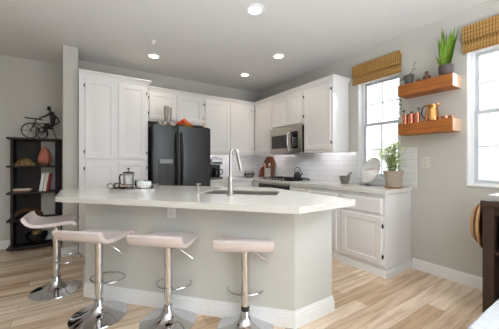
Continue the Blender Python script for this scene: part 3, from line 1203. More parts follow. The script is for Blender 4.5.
def book(label, loc, w, d, h, cover, tilt=0.0, flat=False, group='books on the bookcase'):
    b = thing('book', label, 'book', loc, 0, group)
    if flat:
        part('pages', lambda bm: box(bm, -w / 2 + 0.004, w / 2 - 0.004, -d / 2 + 0.004, d / 2, 0.004, h - 0.004), m_cream, b)
        part('cover', lambda bm: (box(bm, -w / 2, w / 2, -d / 2, d / 2, 0, 0.004), box(bm, -w / 2, w / 2, -d / 2, d / 2, h - 0.004, h), box(bm, -w / 2, w / 2, -d / 2, -d / 2 + 0.004, 0.004, h - 0.004)), cover, b)
    else:
        b.rotation_euler = (0, tilt, 0)
        part('pages', lambda bm: box(bm, -w / 2 + 0.003, w / 2 - 0.003, -d / 2 + 0.004, d / 2 - 0.003, 0.003, h - 0.003), m_cream, b)
        part('cover', lambda bm: (box(bm, -w / 2, -w / 2 + 0.003, -d / 2, d / 2, 0, h), box(bm, w / 2 - 0.003, w / 2, -d / 2, d / 2, 0, h), box(bm, -w / 2 + 0.003, w / 2 - 0.003, -d / 2, -d / 2 + 0.004, 0, h)), cover, b)
    return b


book('white upright book leftmost of the leaning pair left of the red book', (-0.512, 4.68, Z2 + 0.0), 0.034, 0.16, 0.25, m_white, R(8))
book('cream upright book leaning directly against the red book', (-0.470, 4.68, Z2 + 0.0), 0.036, 0.16, 0.255, m_cream, R(8))
book('red upright book at the right end of the bookcase shelf', (-0.436, 4.68, Z2 + 0.0), 0.024, 0.16, 0.255, m_red, R(8))
book('cream book lying flat on the bookcase shelf, upper of two', (-0.72, 4.70, Z2 + 0.022), 0.20, 0.15, 0.02, m_cream, flat=True)
book('brown covered book lying flat underneath the cream one', (-0.725, 4.70, Z2), 0.21, 0.16, 0.022, m_brown, flat=True)

wr = thing('twig_arch', 'brown woven twig arch ornament on the lower bookcase shelf behind the stool', 'ornament', (-0.66, 4.70, 0.426))


def arch(bm):
    rnd = random.Random(5)
    for k in range(9):
        rr_ = 0.10 + 0.012 * (k % 3)
        off = (k - 4) * 0.008
        tube(bm, [(1.35 * rr_ * math.cos(PI * i / 14) + rnd.uniform(-.005, .005), off + rnd.uniform(-.006, .006), max(0.008, rr_ * math.sin(PI * i / 14) + rnd.uniform(-.005, .005))) for i in range(15)], 0.007, 5)


part('twigs', arch, m_twig, wr)
bw = thing('black_bowl', 'wide black bowl on the bottom shelf of the bookcase', 'bowl', (-0.56, 4.70, 0.056))
part('bowl', lambda bm: lathe(bm, [(0.05, 0.0), (0.055, 0.012), (0.09, 0.04), (0.12, 0.10), (0.125, 0.15), (0.118, 0.15), (0.112, 0.10), (0.08, 0.045), (0.0, 0.025)], 28), m_black, bw)
bm = bmesh.new()
ball(bm, (0, 0, 0), 0.062, 0.062, 0.056)
tag(mesh_obj('golden_ball', bm, m_gold, loc=(-0.56, 4.70, 0.056 + 0.15)), 'dull golden ball resting in the black bowl on the bookcase', 'ball')

# ------------------------------------------------------------------ tray with coffee things on the island
TC = Vector((0.425, 2.86))
tr = thing('serving_tray', 'oval wooden tray with a metal rim on the left of the island', 'tray', (TC.x, TC.y, 0.915), R(-36))


def oval(bm, prof, a=0.235, b=0.15, seg=36):
    loft(bm, [[((a + o) * math.cos(2 * PI * k / seg), (b + o) * math.sin(2 * PI * k / seg), z) for k in range(seg)] for o, z in prof], cap=False)


def tray_base(bm):
    oval(bm, [(0, 0.0), (0, 0.01)])
    for z in (0.0, 0.01):
        bm.faces.new([bm.verts.new((0.235 * math.cos(2 * PI * k / 36), 0.15 * math.sin(2 * PI * k / 36), z)) for k in range(36)])


part('base', tray_base, m_wood1, tr)
part('rim', lambda bm: oval(bm, [(0.0, 0.0), (0.006, 0.0), (0.009, 0.022), (0.004, 0.023), (0.001, 0.0105)]), m_chrome, tr)
for s in (-1, 1):
    part('handle', lambda bm: tube(bm, [(s * 0.236, -0.05, 0.022), (s * 0.246, -0.045, 0.055), (s * 0.249, 0.0, 0.066), (s * 0.246, 0.045, 0.055), (s * 0.236, 0.05, 0.022)], 0.006, 8), m_pewter, tr)
ZT = 0.9265


def on_tray(u, v):
    c, s = math.cos(R(-36)), math.sin(R(-36))
    return (TC.x + u * c - v * s, TC.y + u * s + v * c, ZT)


fpz = thing('french_press', 'glass french press with a chrome lid on the oval tray', 'french press', on_tray(-0.075, 0.05), R(165))
fpz.scale = (1.1, 1.1, 0.98)
part('carafe', lambda bm: (lathe(bm, [(0.042, 0.012), (0.046, 0.016), (0.046, 0.155), (0.048, 0.16)], 28, cap=False), lathe(bm, [(0.0, 0.012), (0.042, 0.012)], 28, cap=False)), m_clear, fpz)
part('coffee', lambda bm: lathe(bm, [(0.0, 0.014), (0.043, 0.014), (0.043, 0.02), (0, 0.02)], 24), m_coffee, fpz)


def press_frame(bm):
    lathe(bm, [(0.05, 0.0), (0.051, 0.01), (0.048, 0.012)], 28)
    for k in range(4):
        a = PI / 4 + k * PI / 2
        tube(bm, [(0.049 * math.cos(a), 0.049 * math.sin(a), 0.005), (0.049 * math.cos(a), 0.049 * math.sin(a), 0.15)], 0.002, 6)
    for z in (0.04, 0.145):
        tube(bm, [(0.0485 * math.cos(2 * PI * k / 28), 0.0485 * math.sin(2 * PI * k / 28), z) for k in range(28)], 0.004, 6, closed=True)


part('frame', press_frame, m_chrome, fpz)
part('handle', lambda bm: tube(bm, [(0.049, 0, 0.148), (0.07, 0, 0.15), (0.078, 0, 0.12), (0.072, 0, 0.05), (0.049, 0, 0.042)], 0.007, 8), m_black, fpz)
part('lid', lambda bm: lathe(bm, [(0.05, 0.16), (0.052, 0.166), (0.046, 0.176), (0.02, 0.182), (0.005, 0.184), (0.005, 0.205), (0.014, 0.208), (0.014, 0.216), (0, 0.22)], 28), m_bronze, fpz)


def glass_bowl(label, loc, r, h, mat, name='glass_bowl'):
    b = thing(name, label, 'bowl', loc)
    part('bowl', lambda bm: lathe(bm, [(0.0, 0.002), (r * 0.55, 0.002), (r * 0.9, h * 0.25), (r, h * 0.6), (r * 0.93, h), (r * 0.89, h), (r * 0.95, h * 0.6), (r * 0.85, h * 0.3), (0.0, 0.012)], 24), mat, b)
    return b


gb = glass_bowl('clear glass bowl on the tray right of the french press', on_tray(0.045, 0.07), 0.062, 0.088, m_clear)
part('sugar_cubes', lambda bm: [box(bm, x - 0.009, x + 0.009, y - 0.009, y + 0.009, 0.013 + dz, 0.03 + dz) for x, y, dz in ((-0.02, 0, 0), (0.012, 0.012, 0), (0.008, -0.018, 0), (0.0, 0.0, 0.019))], m_white, gb)
gb2 = glass_bowl('frosted cut glass bowl in front at the right of the tray', on_tray(0.13, -0.03), 0.068, 0.08, m_cutglass)
part('facets', lambda bm: [tube(bm, [(0.061 * math.cos(a), 0.061 * math.sin(a), 0.02), (0.068 * math.cos(a), 0.068 * math.sin(a), 0.048), (0.064 * math.cos(a), 0.064 * math.sin(a), 0.078)], 0.004, 5) for a in [2 * PI * k / 14 for k in range(14)]], m_cutglass, gb2)
cr = thing('creamer', 'small pewter creamer jug at the left end of the tray', 'jug', on_tray(-0.172, 0.0), R(120))
part('body', lambda bm: lathe(bm, [(0.02, 0), (0.03, 0.012), (0.032, 0.03), (0.022, 0.05), (0.026, 0.062), (0.022, 0.062), (0.018, 0.05), (0, 0.012)], 20), m_pewter, cr)
part('handle', lambda bm: tube(bm, [(0.024, 0, 0.055), (0.045, 0, 0.05), (0.044, 0, 0.028), (0.029, 0, 0.016)], 0.004, 6), m_pewter, cr)
cu = thing('silver_cup', 'small silver cup with a handle at the right end of the tray', 'cup', on_tray(0.178, 0.05), R(54))
part('cup', lambda bm: lathe(bm, [(0.018, 0), (0.022, 0.008), (0.028, 0.05), (0.0265, 0.05), (0.02, 0.01), (0, 0.008)], 20), m_pewter, cu)
part('handle', lambda bm: tube(bm, [(0.027, 0, 0.044), (0.046, 0, 0.04), (0.042, 0, 0.018), (0.023, 0, 0.012)], 0.004, 6), m_pewter, cu)
nt_ = thing('spice_jar', 'small dark spice jar between the creamer and the french press', 'jar', on_tray(-0.085, -0.045))
part('jar', lambda bm: lathe(bm, [(0.02, 0), (0.022, 0.004), (0.022, 0.026), (0.0, 0.026)], 18), m_coffee, nt_)
part('lid', lambda bm: lathe(bm, [(0.023, 0.026), (0.023, 0.036), (0.0, 0.037)], 18), m_wood3, nt_)

# ------------------------------------------------------------------ on top of the fridge
ZF = 1.7355


def flute(label, loc, h, r):
    f = thing('metal_flute', label, 'vase', loc)
    part('body', lambda bm: lathe(bm, [(0.022, 0), (0.02, 0.006), (0.006, 0.014), (0.006, 0.05), (r * 0.7, 0.09), (r, h * 0.7), (r * 0.95, h), (r * 0.85, h), (r * 0.85, h * 0.7), (0, 0.1)], 18), m_fluteglass, f)
    return f


flute('tall grey fluted vase on the fridge, left of the thin one', (1.025, 3.85, ZF), 0.30, 0.036)
flute('thin grey fluted vase on the fridge, between tall vase and fruit', (1.095, 3.87, ZF), 0.29, 0.018)
rnd = random.Random(11)
for k, (dx, dy) in enumerate(((-0.105, -0.015), (-0.04, -0.035), (0.025, -0.035), (0.09, -0.02))):
    s = thing('seashell', ['cream seashell on the fridge, far left of the vases', 'cream seashell on the fridge in front of the tall vase',
                           'cream seashell on the fridge in front of the thin vase', 'cream seashell on the fridge nearest the fruit basket'][k], 'shell', (1.04 + dx, 3.815 + dy, ZF), rnd.uniform(0, 6), 'seashells on the fridge')
    s.scale = (1.15, 1.15, 1.15)
    part('shell', lambda bm: lathe(bm, [(0.004, 0.0), (0.012, 0.006), (0.016, 0.018), (0.022, 0.03), (0.02, 0.046), (0.012, 0.054), (0.0, 0.056)], 12,
                                   Matrix.Translation((-0.02, 0, 0.0225)) @ Matrix.Rotation(R(90), 4, 'Y')), m_shell, s)
fb = thing('fruit_basket', 'shallow round wicker basket on the fridge holding red and orange fruit', 'basket', (1.305, 3.85, ZF), 0)


def wbasket(bm):
    lathe(bm, [(0.0, 0.0), (0.12, 0.0), (0.138, 0.018), (0.15, 0.036), (0.143, 0.038), (0.13, 0.02), (0.11, 0.01), (0, 0.009)], 32)
    for z, r in ((0.01, 0.13), (0.024, 0.142), (0.037, 0.148)):
        tube(bm, [(r * math.cos(2 * PI * k / 32), r * math.sin(2 * PI * k / 32), z + 0.003 * (-1) ** k) for k in range(32)], 0.006, 6, closed=True)


part('basket', wbasket, m_wicker, fb)


def fruit(name, label, cat, loc, r, mat):
    f = thing(name, label, cat, loc, 0, 'fruit in the basket on the fridge')
    part('flesh', lambda bm: ball(bm, (0, 0, 0), r, r, r * 0.86), mat, f)
    part('stem', lambda bm: (tube(bm, [(0, 0, r * 0.82), (0.003, 0, r * 1.05)], 0.003, 6), lathe(bm, [(0.012, r * 0.83), (0.0, r * 0.86)], 8)), m_vine, f)


fruit('tomato', 'red tomato at the left side of the fruit basket on the fridge', 'tomato', (1.215, 3.80, ZF + 0.055), 0.046, m_tomato)
fruit('tomato', 'red tomato tucked at the back of the fruit basket', 'tomato', (1.25, 3.905, ZF + 0.055), 0.046, m_tomato)
fruit('orange', 'orange at the front of the fruit basket beside the left tomato', 'orange', (1.32, 3.785, ZF + 0.056), 0.047, m_orange)
fruit('orange', 'orange at the right side of the fruit basket on the fridge', 'orange', (1.375, 3.875, ZF + 0.055), 0.046, m_orange)
fruit('orange', 'orange heaped on top of the other fruit in the basket', 'orange', (1.296, 3.855, ZF + 0.106), 0.044, m_orange)
cd = thing('candle', 'thin beeswax candle at the right front of the fridge top', 'candle', (1.585, 3.78, ZF))
part('wax', lambda bm: lathe(bm, [(0.011, 0), (0.011, 0.085), (0.0, 0.087)], 14), m_candle, cd)
part('wick', lambda bm: tube(bm, [(0, 0, 0.085), (0.001, 0, 0.097)], 0.0015, 5), m_black, cd)

# ------------------------------------------------------------------ worktop items
ZW = 0.9152
cm = thing('coffee_maker', 'black and silver drip coffee maker on the worktop beside the fridge', 'coffee maker', (2.02, 4.27, ZW), R(-8))
part('body', lambda bm: (box(bm, -0.1, 0.1, -0.12, 0.12, 0, 0.03), box(bm, -0.1, 0.1, 0.03, 0.12, 0.03, 0.25)), m_black, cm, bevel=0.006)
part('brew_head', lambda bm: box(bm, -0.1, 0.1, -0.11, 0.12, 0.25, 0.36), m_display, cm, bevel=0.01)
part('control_panel', lambda bm: box(bm, -0.08, 0.08, -0.113, -0.108, 0.265, 0.30), m_black, cm)
cf = part('carafe', lambda bm: lathe(bm, [(0.0, 0.032), (0.055, 0.032), (0.07, 0.06), (0.072, 0.11), (0.05, 0.16), (0.046, 0.175), (0.0, 0.176)], 24, Matrix.Translation((0, -0.045, 0))), m_blackglass, cm)
part('lid', lambda bm: lathe(bm, [(0.05, 0.176), (0.05, 0.19), (0, 0.195)], 20, Matrix.Translation((0, -0.045, 0))), m_black, cf)
part('handle', lambda bm: tube(bm, [(0.05, -0.045, 0.165), (0.105, -0.07, 0.16), (0.11, -0.07, 0.09), (0.07, -0.055, 0.065)], 0.009, 8), m_black, cf)

bk = thing('wire_basket', 'dark wire basket in the corner of the worktop under the cabinets', 'basket', (2.79, 4.32, ZW))


def wire(bm):
    for z, r in ((0.004, 0.085), (0.05, 0.10), (0.075, 0.108)):
        tube(bm, [(r * math.cos(2 * PI * k / 28), 0.75 * r * math.sin(2 * PI * k / 28), z) for k in range(28)], 0.006, 6, closed=True)
    for k in range(20):
        a = 2 * PI * k / 20
        tube(bm, [(0.085 * math.cos(a), 0.064 * math.sin(a), 0.004), (0.108 * math.cos(a), 0.081 * math.sin(a), 0.075)], 0.004, 5)
    for k in range(-3, 4):
        tube(bm, [(k * 0.02, -0.052, 0.004), (k * 0.02, 0.052, 0.004)], 0.0025, 5)
    tube(bm, [(-0.105, 0, 0.075), (-0.1, 0, 0.12), (0.1, 0, 0.12), (0.105, 0, 0.075)], 0.006, 6)


part('wires', wire, m_bronze, bk)
cup = thing('white_pot', 'small white ceramic pot standing inside the wire basket', 'pot', (2.79, 4.32, ZW + 0.0085))
part('pot', lambda bm: lathe(bm, [(0.03, 0), (0.042, 0.02), (0.044, 0.05), (0.036, 0.062), (0.032, 0.062), (0.036, 0.045), (0, 0.01)], 20), m_plate, cup)


def lean(o, ang):
    o.rotation_euler = (0, ang, o.rotation_euler.z)


# cutting boards lean on the right wall tiles
cb1 = thing('cutting_board', 'tall chestnut arched cutting board leaning on the tiles behind the crock', 'cutting board', (3.055, 4.085, ZW + 0.006))
lean(cb1, R(9))


def archboard(bm, w, h, t, top):
    pts = [(-w / 2, 0), (w / 2, 0), (w / 2, h * 0.62), (w / 2 * 0.92, h * 0.74), (w / 2 * 0.7, h * 0.88), (w / 2 * top, h)]
    pts += [(-p[0], p[1]) for p in reversed(pts[2:])]
    loft(bm, [[(0, y, z) for y, z in pts], [(t, y, z) for y, z in pts]])


part('board', lambda bm: archboard(bm, 0.38, 0.41, 0.02, 0.45), m_wood1, cb1, bevel=0.003)
cb2 = thing('cutting_board', 'small cherry red cutting board leaning at the left of the chestnut board', 'cutting board', (2.975, 4.205, ZW + 0.006))
lean(cb2, R(13))
part('board', lambda bm: archboard(bm, 0.11, 0.20, 0.016, 0.7), m_wood2, cb2, bevel=0.003)
ck = thing('utensil_crock', 'ribbed steel utensil crock left of the hob', 'crock', (2.93, 3.90, ZW))


def crock(bm):
    lathe(bm, [(0.055, 0), (0.058, 0.004), (0.058, 0.175), (0.061, 0.18), (0.057, 0.182), (0.053, 0.175), (0.053, 0.01), (0, 0.008)], 28)


part('crock', crock, m_crock, ck)


def utensil(name, label, dx, dy, tx, ty, L, kind, mat):
    u = thing(name, label, 'utensil', (2.93 + dx, 3.90 + dy, ZW + 0.011), 0, 'utensils in the steel crock')
    top = Vector((tx, ty, L))
    part('handle', lambda bm: tube(bm, [(0, 0, 0), top * 0.72], [0.006, 0.007], 8), mat, u)

    def head(bm):
        if kind == 'spoon':
            c = top * 0.87
            r = bmesh.ops.create_uvsphere(bm, u_segments=12, v_segments=8, radius=1.0)
            rot = Vector((0, 0, 1)).rotation_difference(top.normalized()).to_matrix()
            for v in r['verts']:
                v.co = rot @ Vector((v.co.x * 0.010, v.co.y * 0.028, v.co.z * L * 0.16)) + c
        else:
            a, b = top * 0.70, top
            loft(bm, [[a + Vector((-0.003, -0.008, 0)), a + Vector((0.003, -0.008, 0)), a + Vector((0.003, 0.008, 0)), a + Vector((-0.003, 0.008, 0))],
                      [b + Vector((-0.002, -0.03, 0)), b + Vector((0.002, -0.03, 0)), b + Vector((0.002, 0.03, 0)), b + Vector((-0.002, 0.03, 0))]])
    part('head', head, mat, u)


utensil('wooden_spoon', 'pale wooden spoon at the left in the steel crock', -0.01, 0.024, -0.02, 0.05, 0.27, 'spoon', m_wood3)
utensil('wooden_spatula', 'pale wooden spatula in the middle of the steel crock', -0.018, 0.002, -0.035, 0.012, 0.26, 'flat', m_wood3)
utensil('steel_ladle', 'shiny steel spoon at the right in the steel crock', 0.005, -0.024, -0.005, -0.045, 0.26, 'spoon', m_chrome)

kt = thing('kettle', 'small black kettle with a hoop handle on the gas hob', 'kettle', (2.965, 3.125, 0.915 + 0.0372), R(-44))
kt.scale = (0.84, 0.84, 0.92)
part('body', lambda bm: lathe(bm, [(0.06, 0), (0.072, 0.008), (0.07, 0.04), (0.052, 0.085), (0.035, 0.10), (0.0, 0.104)], 28), m_iron, kt)
part('lid', lambda bm: lathe(bm, [(0.036, 0.10), (0.03, 0.108), (0.006, 0.112), (0.006, 0.12), (0.011, 0.126), (0.0, 0.132)], 20), m_black, kt)
part('spout', lambda bm: tube(bm, [(0.055, 0, 0.04), (0.085, 0, 0.065), (0.1, 0, 0.095)], [0.016, 0.012, 0.008], 10), m_iron, kt)
part('handle', lambda bm: tube(bm, [(-0.052, 0, 0.085), (-0.055, 0, 0.14), (-0.03, 0, 0.185), (0.03, 0, 0.185), (0.055, 0, 0.14), (0.052, 0, 0.085)], 0.007, 8), m_bronze, kt)

mo = thing('mortar', 'grey granite mortar on the worktop left of the marble disc', 'mortar', (2.985, 2.225, ZW))
part('bowl', lambda bm: lathe(bm, [(0.052, 0), (0.055, 0.008), (0.045, 0.02), (0.062, 0.05), (0.07, 0.105), (0.06, 0.105), (0.05, 0.05), (0.0, 0.03)], 26), m_stone, mo)
pe = thing('pestle', 'grey granite pestle leaning out of the mortar', 'pestle', (2.985, 2.225, ZW + 0.047))
part('shaft', lambda bm: tube(bm, [(0.0, 0.004, 0.0), (0.013, -0.02, 0.035), (0.03, -0.06, 0.085), (0.038, -0.078, 0.108)], [0.017, 0.016, 0.012, 0.013], 12), m_stone, pe)

# round marble disc on a little stand
md = thing('marble_disc', 'round white marble board with faded script leaning before the window', 'board', (2.978, 1.905, ZW + 0.028), 0)
md.scale = (1, 1.04, 1.04)
md.rotation_euler = (0, R(20), R(-22))


def disc(bm):
    mt = Matrix.Translation((0, 0, 0.163)) @ Matrix.Rotation(R(90), 4, 'Y')
    lathe(bm, [(0.0, -0.008), (0.158, -0.008), (0.163, -0.004), (0.163, 0.004), (0.158, 0.008), (0.0, 0.008)], 48, mt)


part('disc', disc, m_marble, md)


def script(bm):
    pts = []
    for k in range(60):
        s = k / 59
        y = 0.075 - 0.15 * s + 0.008 * math.sin(s * 40)
        z = 0.165 + 0.02 * s + (0.016 if s < 0.12 or 0.45 < s < 0.55 else 0.007) * math.cos(s * 42)
        pts.append((-0.0085, y, z))
    tube(bm, pts, 0.0022, 4)


part('lettering', script, m_script, md)
st = thing('plate_stand', 'small dark wire stand under the marble disc', 'stand', (2.972, 1.91, ZW), R(-22))
part('wire_frame', lambda bm: (tube(bm, [(-0.035, -0.06, 0.04), (-0.03, -0.06, 0.003), (0.10, -0.05, 0.003)], 0.003, 6),
                               tube(bm, [(-0.035, 0.06, 0.04), (-0.03, 0.06, 0.003), (0.10, 0.05, 0.003)], 0.003, 6),
                               tube(bm, [(-0.03, -0.06, 0.003), (-0.03, 0.06, 0.003)], 0.003, 6)), m_bronze, st)


# ------------------------------------------------------------------ plants
def leaf(bm, base, d, L, w, droop=0.3, up=Vector((0, 0, 1))):
    base, d = Vector(base), Vector(d).normalized()
    s = d.cross(up)
    s = s.normalized() if s.length > 1e-3 else Vector((1, 0, 0))
    n = s.cross(d)
    prev = None
    for i in range(5):
        t = i / 4
        c = base + d * L * t - Vector((0, 0, 1)) * droop * L * t * t
        ww = w * (0.15, 0.8, 1.0, 0.65, 0.03)[i]
        row = [bm.verts.new(c - s * ww + n * ww * 0.25), bm.verts.new(c), bm.verts.new(c + s * ww + n * ww * 0.25)]
        if prev:
            bm.faces.new((prev[0], prev[1], row[1], row[0]))
            bm.faces.new((prev[1], prev[2], row[2], row[1]))
        prev = row


hp = thing('potted_herb', 'leafy pale green herb in a woven beige pot on the worktop by the window', 'plant', (2.915, 1.535, ZW))
hp.scale = (1.1, 1.1, 1.02)
part('saucer', lambda bm: lathe(bm, [(0.072, 0), (0.082, 0.003), (0.085, 0.014), (0.08, 0.014), (0.076, 0.007), (0, 0.006)], 28), m_wicker, hp)
part('pot', lambda bm: lathe(bm, [(0.068, 0.007), (0.071, 0.01), (0.092, 0.17), (0.097, 0.172), (0.097, 0.188), (0.09, 0.188), (0.086, 0.165), (0.0, 0.16)], 32), m_terr, hp)
part('soil', lambda bm: lathe(bm, [(0.085, 0.161), (0.084, 0.169), (0.0, 0.172)], 20), m_soil, hp)
rnd = random.Random(21)
stems = []
for k in range(24):
    a = rnd.uniform(0, 2 * PI)
    sp = rnd.uniform(0.04, 0.20)
    h = rnd.uniform(0.17, 0.34) * (1.0 - sp * 1.5) + 0.02
    b = Vector((rnd.uniform(-.03, .03), rnd.uniform(-.03, .03), 0.165))
    dx, dy = min(0.07, sp * math.cos(a) * 0.6), sp * math.sin(a) + 0.075
    stems.append([b + Vector((dx * t * t, dy * t * t, h * t * 1.25)) for t in (0, .25, .5, .75, 1)])
for dy, h in ((0.12, 0.38), (-0.05, 0.36), (0.04, 0.34), (0.16, 0.30)):
    stems.append([Vector((0, 0.01, 0.165)) + Vector((0.0, dy * t * t, h * t)) for t in (0, .25, .5, .75, 1)])
part('stems', lambda bm: [tube(bm, s, [0.003, 0.0027, 0.0024, 0.002, 0.0015], 5) for s in stems], m_stem, hp)


def herb(bm):
    for s in stems:
        for i in range(1, 5):
            for j in range(5):
                t = rnd.random()
                p = s[i - 1].lerp(s[i], t)
                if p.z < 0.19:
                    continue
                a = rnd.uniform(0, 2 * PI)
                d = Vector((math.cos(a) * 0.8, math.sin(a), rnd.uniform(-0.1, 0.8)))
                leaf(bm, p, d, rnd.uniform(0.055, 0.1), rnd.uniform(0.008, 0.0135), 0.3)


part('foliage', herb, m_leaf, hp, smooth=False)

# ------------------------------------------------------------------ floating shelves
for z, lab in ((1.935, 'upper thick honey pine floating shelf holding the snake plant'), (1.505, 'lower thick honey pine floating shelf holding the copper pitcher')):
    s = thing('floating_shelf', lab, 'shelf', (XR, 1.25, z), 0, 'pine floating shelves')
    part('board', lambda bm: box(bm, -0.195, 0, -0.252, 0.255, 0, 0.12), m_shelf, s, bevel=0.002)
    part('end_grain', lambda bm: box(bm, -0.195, 0, -0.256, -0.2522, 0, 0.12), m_endgrain, s)
ZU, ZL = 2.0552, 1.6252
XS = 3.045

snk = thing('snake_plant', 'upright green snake plant in a plum grey pot on the upper shelf', 'plant', (XS, 1.085, ZU))
part('pot', lambda bm: lathe(bm, [(0.044, 0), (0.05, 0.006), (0.06, 0.05), (0.062, 0.112), (0.056, 0.112), (0.054, 0.095), (0.0, 0.09)], 28), m_plumpot, snk)
part('soil', lambda bm: lathe(bm, [(0.053, 0.091), (0.0, 0.099)], 20), m_soil, snk)


def blade(bm, b, tip, w, twist):
    b, tip = Vector(b), Vector(tip)
    prev = None
    ang = twist
    n = 8
    for i in range(n + 1):
        t = i / n
        c = b.lerp(tip, t) + Vector((0, 0, 0)) + (tip - b).cross(Vector((0, 0, 1))) * 0.12 * math.sin(PI * t)
        ww = w * (0.6 + 1.1 * t if t < 0.4 else 1.04 * (1 - ((t - 0.4) / 0.6) ** 1.7)) + 0.0008
        a = ang + 0.5 * t
        s = Vector((math.cos(a), math.sin(a), 0)) * ww
        o = Vector((-math.sin(a), math.cos(a), 0)) * ww * 0.3
        row = [bm.verts.new(c - s + o), bm.verts.new(c), bm.verts.new(c + s + o), bm.verts.new(c + Vector((0.0, 0.0, 0)) - o * 0.35)]
        if prev:
            for j in range(4):
                k = (j + 1) % 4
                bm.faces.new((prev[j], prev[k], row[k], row[j]))
        prev = row


def snake(bm):
    rnd = random.Random(4)
    specs = [(0.035, 0.36, 0.0), (0.005, 0.30, 0.02), (-0.075, 0.315, 0.0), (-0.04, 0.27, -0.02), (0.05, 0.25, -0.01), (0.06, 0.20, 0.01), (-0.10, 0.30, 0.01),
             (0.02, 0.26, -0.02), (-0.015, 0.21, -0.03), (-0.06, 0.20, -0.02), (0.085, 0.12, 0.0), (0.03, 0.18, -0.03), (-0.03, 0.30, 0.02), (0.045, 0.31, 0.015), (-0.085, 0.24, -0.01), (0.015, 0.33, -0.005), (-0.05, 0.29, 0.0), (0.07, 0.27, 0.0)]
    for i, (dy, h, dx) in enumerate(specs):
        b = (dx * 0.6 + rnd.uniform(-.012, .012), dy * 0.35, 0.092)
        blade(bm, b, (dx * 1.3, dy, 0.092 + h * 1.2), 0.0145, R(65) + rnd.uniform(-0.5, 0.5))


part('leaves', snake, m_snake, snk)

tp = thing('trailing_plant', 'small trailing succulent in a grey clay pot at the left of the upper shelf', 'plant', (XS - 0.01, 1.43, ZU))
part('pot', lambda bm: lathe(bm, [(0.036, 0), (0.04, 0.005), (0.048, 0.095), (0.05, 0.1), (0.05, 0.11), (0.045, 0.11), (0.043, 0.095), (0, 0.09)], 26), m_greypot, tp)
part('soil', lambda bm: lathe(bm, [(0.042, 0.091), (0, 0.098)], 18), m_soil, tp)
rnd = random.Random(9)
tst = [[(0.0, -0.01, 0.095), (0.0, -0.03, 0.15), (-0.01, -0.055, 0.19), (-0.012, -0.065, 0.225), (-0.01, -0.072, 0.245)],
       [(0.0, 0.0, 0.095), (-0.01, -0.03, 0.13), (-0.02, -0.06, 0.15), (-0.03, -0.075, 0.165)],
       [(0.01, 0.02, 0.095), (0.02, 0.055, 0.112), (0.02, 0.084, 0.08), (0.02, 0.092, 0.0), (0.022, 0.096, -0.14), (0.02, 0.098, -0.29), (0.022, 0.10, -0.42)],
       [(-0.01, 0.02, 0.095), (-0.03, 0.06, 0.112), (-0.03, 0.083, 0.07), (-0.03, 0.09, -0.03), (-0.03, 0.094, -0.2), (-0.03, 0.098, -0.36)],
       [(-0.02, 0.0, 0.095), (-0.05, 0.01, 0.105), (-0.06, 0.01, 0.07), (-0.065, 0.012, 0.02)]]
part('vines', lambda bm: [tube(bm, s, 0.0017, 5) for s in tst], m_stem, tp)


def tleaves(bm):
    for i, s in enumerate(tst):
        s = [Vector(p) for p in s]
        for a, b in zip(s, s[1:]):
            n = max(1, int((b - a).length / 0.035))
            for k in range(n):
                p = a.lerp(b, (k + rnd.random() * 0.6) / n)
                an = rnd.uniform(0, 2 * PI)
                d = Vector((math.cos(an) * 0.6, math.sin(an) * 0.6, rnd.uniform(-.4, .5)))
                if i in (2, 3):
                    d = Vector((0.25 * math.cos(an), 0.6 * math.sin(an), -0.5))
                leaf(bm, p, d, 0.024, 0.009, 0.2)
    for k in range(26):
        an = rnd.uniform(0, 2 * PI)
        leaf(bm, (0.03 * math.cos(an), 0.03 * math.sin(an), 0.1), (math.cos(an), math.sin(an), rnd.uniform(-.15, .9)), 0.045, 0.013, 0.6)


part('leaves', tleaves, m_vine, tp, smooth=False)

j1 = thing('small_jar', 'tiny dark brown jar on the upper shelf between trailing plant and jug', 'jar', (XS, 1.335, ZU))
part('jar', lambda bm: lathe(bm, [(0.022, 0), (0.026, 0.006), (0.026, 0.034), (0.02, 0.042), (0.016, 0.042), (0.02, 0.032), (0, 0.01)], 20), m_brown, j1)
j2 = thing('brown_bottle', 'brown stoneware bottle with a narrow neck on the upper shelf', 'bottle', (XS, 1.255, ZU))
part('bottle', lambda bm: lathe(bm, [(0.032, 0), (0.037, 0.006), (0.037, 0.05), (0.02, 0.068), (0.015, 0.078), (0.015, 0.098), (0.018, 0.104), (0.0, 0.105)], 22), m_brown, j2)

# copper things on the lower shelf
for k, (y, lab) in enumerate(((1.462, 'copper mug at the left end of the lower shelf'), (1.398, 'middle copper mug of three on the lower shelf'),
                              (1.334, 'copper mug of the lower shelf nearest the pitcher'))):
    c = thing('copper_mug', lab, 'mug', (XS - 0.03, y, ZL), R(15), 'copper mugs on the lower shelf')
    part('mug', lambda bm: lathe(bm, [(0.026, 0), (0.029, 0.004), (0.0285, 0.10), (0.030, 0.104), (0.0265, 0.104), (0.026, 0.01), (0, 0.008)], 22), m_copper, c)
    part('handle', lambda bm: tube(bm, [(-0.028, 0.0, 0.085), (-0.046, 0.0, 0.08), (-0.047, 0.0, 0.035), (-0.028, 0.0, 0.025)], 0.003, 6), m_copper, c)
    if k != 9:
        s = thing('herb_sprig', ['green sprig standing in the leftmost copper mug', 'green sprig standing in the middle copper mug', 'green sprig in the copper mug nearest the pitcher'][k],
                  'sprig', (XS - 0.03, y, ZL + 0.009), 0, 'sprigs in the copper mugs')
        hh = (0.15, 0.125, 0.15)[k]
        part('stem', lambda bm: tube(bm, [(0, 0, 0), (0.004, 0.006 - 0.01 * k, 0.08), (0.0, 0.012 - 0.014 * k, hh)], 0.002, 5), m_stem, s)

        def sp_leaf(bm, k=k, hh=hh):
            r2 = random.Random(30 + k)
            for q in range(10):
                an = r2.uniform(0, 2 * PI)
                leaf(bm, (0.0, 0.010 - 0.012 * k, hh - r2.uniform(0, 0.03)), (math.cos(an), math.sin(an), r2.uniform(0, 0.8)), 0.026, 0.009, 0.2)
        part('leaves', sp_leaf, m_vine, s, smooth=False)

